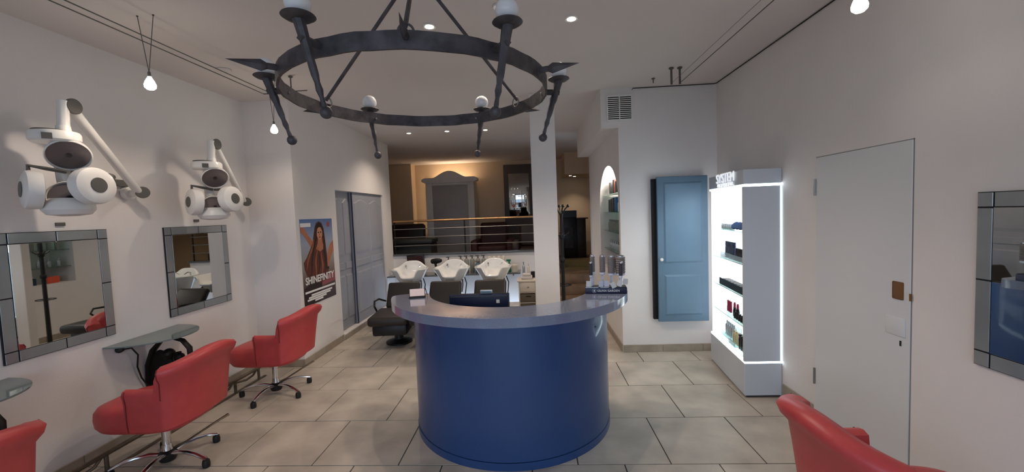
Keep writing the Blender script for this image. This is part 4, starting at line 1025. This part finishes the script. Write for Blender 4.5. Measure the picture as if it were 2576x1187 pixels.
d_ = MB().box(x0+0.022, x1-0.022, y0-0.004, y0+0.2, 0.385, 0.542, bev=0.003).build('drawer', 'cream', dw, True)
rel(MB().ball((-0.13, y0-0.014, 0.465), 0.012, 10), 'knob', 'steel', d_, dw)
for za, zb in ((0.217, 0.350), (0.05, 0.188)):
    d_ = MB().box(x0+0.025, x1-0.025, y0+0.002, y0+0.25, za, zb, bev=0.006).build('basket', 'wicker', dw, True)
    rel(MB().box(-0.17, -0.09, y0-0.002, y0+0.0015, zb-0.045, zb-0.03), 'grip_hole', 'dark_gap', d_, dw, smooth=False)
one('towel_stack', MB().box(-0.24, -0.06, 6.53, 6.75, 0.5755, 0.625, bev=0.016, seg=3).box(-0.22, -0.09, 6.56, 6.72, 0.6245, 0.665, bev=0.016, seg=3), 'towel', 'pale folded towels on top of the small chest', 'towel')
for i, (x, mt, h_) in enumerate(((-0.20, 'silver_tube', 0.20), (-0.12, 'cream', 0.17))):
    one('care_bottle', bottle(x, 6.785, 0.576, 0.024, h_+0.06), mt, ('silver' if i == 0 else 'cream')+' bottle behind the towels on the small chest', 'bottle')
one('black_cup', jar(-0.05, 6.77, 0.576, 0.034, 0.10), 'black_box', 'black cup at the right corner of the small chest', 'cup')

# ------------------------------------------------------------------ railing
rl = thing('railing', 'brass topped railing with thin steel bars above the basins', 'railing', (-1.35, YS+0.06, 0.962))
ry = YS+0.05
MB().tube([(XP+0.01, ry, 1.575), (-1.3, ry, 1.575), (0.3, ry, 1.575)], 0.019, 12).build('handrail', 'brass_rail', rl, True)
for z in (1.425, 1.27, 1.11): MB().tube([(XP+0.01, ry, z), (-1.3, ry, z), (0.3, ry, z)], 0.0085, 8).build('bar', 'steel', rl, True)
for x in (XP+0.03, -1.30, 0.27): MB().box(x-0.012, x+0.012, ry-0.006, ry+0.006, 0.962, 1.565).build('post', 'dark_iron', rl, True, smooth=False)

# ------------------------------------------------------------------ raised room furniture
ar = thing('armoire', 'tall pale wardrobe with arched crown in the raised room', 'wardrobe', (-2.05, 10.35, ZM))
AW, AD = 0.60, 0.26
MB().box(-AW, AW, -AD, AD, 0.06, 1.98).build('carcass', 'wardrobe_paint', ar, smooth=False)
crown = [(-AW-0.09, 2.0), (-AW-0.09, 2.06), (-AW-0.02, 2.09)]
for i in range(17):
    q = i/16; crown.append((-0.40+0.80*q, 2.09+0.16*math.sin(PI*q)**1.3))
crown += [(AW+0.02, 2.09), (AW+0.09, 2.06), (AW+0.09, 2.0), (AW, 1.96), (-AW, 1.96)]
MB().prism(crown, (0, -AD-0.06, 0), (1, 0, 0), (0, 0, 1), (0, 0.30, 0)).build('crown', 'wardrobe_paint', ar, smooth=False, bevel=0.012)
for s_ in (-1, 1):
    MB().box(s_*AW-(0.16 if s_ > 0 else 0), s_*AW+(0.16 if s_ < 0 else 0), -AD-0.03, -AD, 0.06, 1.96, bev=0.008).build('stile', 'wardrobe_paint', ar)
MB().box(-AW+0.16, AW-0.16, -AD-0.02, -AD-0.001, 0.08, 1.90, bev=0.01).build('door', 'wardrobe_panel', ar)
MB().box(-AW-0.03, AW+0.03, -AD-0.04, AD, 0, 0.06, bev=0.006).build('plinth', 'wardrobe_paint', ar)
def sofa(label, name, x, y_, w, d, hb, mt, rz):
    t = thing(name, label, 'sofa' if name == 'sofa' else 'armchair', (x, y_, ZM), rz)
    MB().box(-w/2, w/2, -d/2, d/2, 0.06, 0.30, bev=0.04, seg=3).build('base', mt, t)
    k = 2 if w > 1.2 else 1
    for i in range(k):
        a = -w/2+0.15+i*(w-0.3)/k
        MB().box(a+0.005, a+(w-0.3)/k-0.005, -d/2+0.01, d/2-0.2, 0.30, 0.45, bev=0.045, seg=3).build('seat_cushion', mt, t)
        MB().box(a+0.005, a+(w-0.3)/k-0.005, d/2-0.27, d/2-0.04, 0.43, hb, bev=0.06, seg=3, R=Euler((-0.14, 0, 0)).to_matrix()).build('back_cushion', mt, t)
    for s_ in (-1, 1):
        MB().box(min(s_*w/2, s_*(w/2-0.16)), max(s_*w/2, s_*(w/2-0.16)), -d/2, d/2, 0.06, 0.58, bev=0.05, seg=3).build('armrest', mt, t)
    for sx_ in (-1, 1):
        for sy_ in (-1, 1): MB().cyl((sx_*(w/2-0.08), sy_*(d/2-0.08), 0), (sx_*(w/2-0.08), sy_*(d/2-0.08), 0.07), 0.02).build('leg', 'wood_dark', t)
    return t
sofa('dark brown sofa behind the left end of the railing', 'sofa', -3.0, 9.45, 1.1, 0.85, 0.98, 'sofa_brown', 0.1)
one('storage_chest', MB().box(-2.95, -2.05, 8.0, 8.5, ZM+0.001, ZM+0.62, bev=0.03, seg=3).box(-2.97, -2.03, 7.98, 8.52, ZM+0.62, ZM+0.70, bev=0.02), 'sofa_green', 'dark green chest just behind the left end of the railing', 'chest')
sofa('dark red armchair behind the right end of the railing', 'armchair', -0.95, 9.4, 0.95, 0.85, 0.95, 'armchair_red', 0.0)
sofa('nearly black armchair right behind the railing beside the pillar', 'armchair', -0.02, 8.5, 0.9, 0.8, 0.90, 'sofa_brown', 0.0)
mp = thing('framed_mirror', 'tall mirror in a dark surround on the far wall beside the wardrobe', 'mirror', (-0.36, YM, 1.52))
MB().box(-0.75, 0.12, YM-0.05, YM-0.001, ZM+0.05, 2.90, bev=0.006).build('surround', 'mirror_surround', mp, True)
MB().box(-0.625, -0.095, YM-0.060, YM-0.051, 1.56, 2.665, bev=0.004).build('mirror_glass', 'mirror', mp, True)
sd_ = thing('writing_bureau', 'black roll-top bureau standing in the far corridor', 'bureau', (0.95, 10.2, ZM))
MB().box(-0.30, 0.08, -0.22, 0.22, 0.0, 1.0, bev=0.01).build('body', 'black_box', sd_)
rt = [(-0.24, 1.0), (0.24, 1.0), (0.24, 1.05)]
for i in range(9):
    q = i/8*PI/2; rt.append((0.06-0.0+0.18*math.cos(q)-0.06, 1.03+0.13*math.sin(q)))
rt += [(-0.24, 1.16)]
MB().prism(rt, (-0.30, 0, 0), (0, 1, 0), (0, 0, 1), (0.38, 0, 0)).build('roll_top', 'black_box', sd_, smooth=False)
MB().box(0.08, 0.30, -0.18, 0.18, 0.0, 0.95, bev=0.008).build('side_cabinet', 'wood_dark', sd_)
MB().box(0.075, 0.36, -0.21, 0.21, 0.95, 0.975, bev=0.004).build('side_top', 'wood_dark', sd_)
for z in (0.25, 0.55): MB().box(-0.22, -0.02, -0.228, -0.2205, z, z+0.2).build('drawer_front', 'wood_dark', sd_, smooth=False)
for z in (0.65, 0.35): MB().ball((-0.12, -0.235, z), 0.014, 8).build('knob', 'steel', sd_)
one('rug', MB().box(0.5, 1.9, 8.0, 9.9, ZM+0.001, ZM+0.012, bev=0.004), 'rug', 'olive rug on the raised floor in front of the bureau', 'rug')

# coat stand
co = thing('coat_stand', 'black iron coat stand beside the white pillar', 'coat stand', (0.345, 5.2, 0))
MB().cyl((0, 0, 0.02), (0, 0, 1.62), 0.026, 0.020, 12).lathe([(0.02, 0), (0.034, 0.02), (0.034, 0.05), (0.02, 0.07)], (0, 0, 1.30)).lathe([(0.02, 0), (0.034, 0.02), (0.034, 0.05), (0.02, 0.07)], (0, 0, 1.0)).build('pole', 'black_plastic', co)
for k in range(4):
    a = 0.2+k*PI/2; d = Vector((math.cos(a), math.sin(a), 0))
    hk = MB().tube([Vector((0, 0, 1.56)), d*0.02+Vector((0, 0, 1.62)), d*0.05+Vector((0, 0, 1.68)), d*0.085+Vector((0, 0, 1.715))], 0.0085, 8).build('hook', 'black_plastic', co)
    MB().ball(d*0.09+Vector((0, 0, 1.72)), 0.019, 10).build('hook_ball', 'black_plastic', hk)
    h2 = MB().tube([Vector((0, 0, 1.34)), d*0.05+Vector((0, 0, 1.35)), d*0.09+Vector((0, 0, 1.38))], 0.007, 8).build('lower_hook', 'black_plastic', co)
    MB().tube([Vector((0, 0, 0.10)), d*0.10+Vector((0, 0, 0.07)), d*0.22+Vector((0, 0, 0.02)), d*0.26+Vector((0, 0, 0.015))], 0.011, 8).build('foot', 'black_plastic', co)
MB().tube([(0.10*math.cos(q), 0.10*math.sin(q), 0.72) for q in [2*PI*i/24 for i in range(24)]], 0.006, 6, True).box(-0.10, 0.10, -0.004, 0.004, 0.716, 0.724).build('umbrella_ring', 'black_plastic', co)

# ------------------------------------------------------------------ niche shelves and products
NS = [1.10, 1.36, 1.62, 1.86]
for i, z in enumerate(NS):
    y0_, y1_ = NY0+0.006, NY1-0.006
    if z > NZS:
        k = math.sqrt(1-((z-NZS)/(NZT-NZS))**2); m_ = (NY0+NY1)/2; hw = (NY1-NY0)/2*k-0.02; y0_, y1_ = m_-hw, m_+hw
    one('glass_shelf', MB().box(XN+0.05, XN+0.415, y0_, y1_, z-0.008, z), 'shelf_glass', ('lowest', 'second lowest', 'third', 'topmost')[i]+' glass shelf inside the lit arched niche', 'shelf', 'glass shelves in the niche')
def nbox(z, y_, w, h_, mt, label, group, d=0.08, x=XN+0.10): one('product_box', MB().box(x, x+d, y_-w/2, y_+w/2, z+0.001, z+h_, bev=0.002, seg=1), mt, label, 'box', group)
z = NS[3]
nbox(z, 5.86, 0.12, 0.17, 'black_box', 'black box at the far end of the top niche shelf', None)
nbox(z, 5.60, 0.10, 0.19, 'brown_box', 'brown box in the middle of the top niche shelf', None)
nbox(z, 5.42, 0.14, 0.16, 'black_box', 'black box left of the near box on the top niche shelf', None)
nbox(z, 5.13, 0.16, 0.22, 'brown_box', 'tall brown box at the near end of the top niche shelf', None)
z = NS[2]
for i in range(3): nbox(z, 5.95-i*0.14, 0.11, 0.17+0.01*i, 'black_box', ORD[i]+' black carton from the far end of the second niche shelf', 'black cartons on the second niche shelf')
nbox(z, 5.52, 0.10, 0.19, 'blue_box', 'bright blue carton on the second niche shelf', None)
for i in range(4): one('niche_bottle', bottle(XN+0.13, 5.36-i*0.10, z+0.001, 0.026, 0.16), 'cream', ORD[i]+' pale bottle from the far end of the second niche shelf', 'bottle', 'pale bottles on the second niche shelf')
nbox(z, 4.92, 0.12, 0.12, 'black_box', 'low black carton at the near end of the second niche shelf', None)
z = NS[1]
for i in range(7): one('niche_bottle', bottle(XN+0.12, 6.0-i*0.11, z+0.001, 0.028, 0.15), 'grey_bottle', ORD[i]+' grey bottle from the far end of the third niche shelf', 'bottle', 'grey bottles on the third niche shelf')
for i in range(3): one('niche_bottle', bottle(XN+0.12, 5.18-i*0.11, z+0.001, 0.03, 0.17), 'teal_bottle', ORD[i]+' teal bottle in the row at the near end of the third niche shelf', 'bottle', 'teal bottles on the third niche shelf')
z = NS[0]
for i in range(8): one('niche_bottle', bottle(XN+0.12, 6.0-i*0.13, z+0.001, 0.024, 0.12), 'silver_tube', ORD[i]+' silver bottle from the far end of the lowest niche shelf', 'bottle', 'silver bottles on the lowest niche shelf')
for i in range(3): nbox(NZ0, 5.9-i*0.3, 0.16, 0.10, 'dark_blue_pot' if i else 'orange', ('orange carton', 'middle dark blue carton', 'near dark blue carton')[i] + ' on the bottom of the niche', 'dark blue cartons on the niche floor' if i else None)
light('niche_bulb', 'POINT', (XN+0.20, 5.46, 2.13), 13, (1.0, 0.94, 0.86), shadow_soft_size=0.03)
light('niche_light', 'AREA', (XN+0.22, (NY0+NY1)/2, NZT-0.03), 22, (1.0, 0.92, 0.82), (0, 0, 0), shape='RECTANGLE', size=0.2, size_y=0.5)

# raised room: uplight on top of the wardrobe, wall washer on the pier
ul = thing('uplight', 'warm light strip lying on top of the pale wardrobe', 'lamp', (-2.05, 10.50, ZM+1.981))
MB().box(-0.5, 0.5, -0.03, 0.03, 0.001, 0.04).build('housing', 'white_plastic', ul, smooth=False)
light('uplight_glow', 'AREA', (-2.05, 10.50, ZM+2.035), 5, WARM2, (PI, 0, 0), shape='RECTANGLE', size=1.0, size_y=0.05)
light('pier_glow', 'AREA', (-2.78, 10.56, 1.95), 0.9, WARM2, (0, PI/2, 0), shape='RECTANGLE', size=1.5, size_y=0.05)
wl = thing('wall_washer', 'upright warm light strip behind the left side of the wardrobe', 'lamp', (-2.755, 10.56, ZM))
MB().box(-0.02, 0.02, -0.035, 0.035, 0.001, 1.9).build('housing', 'white_plastic', wl, smooth=False)
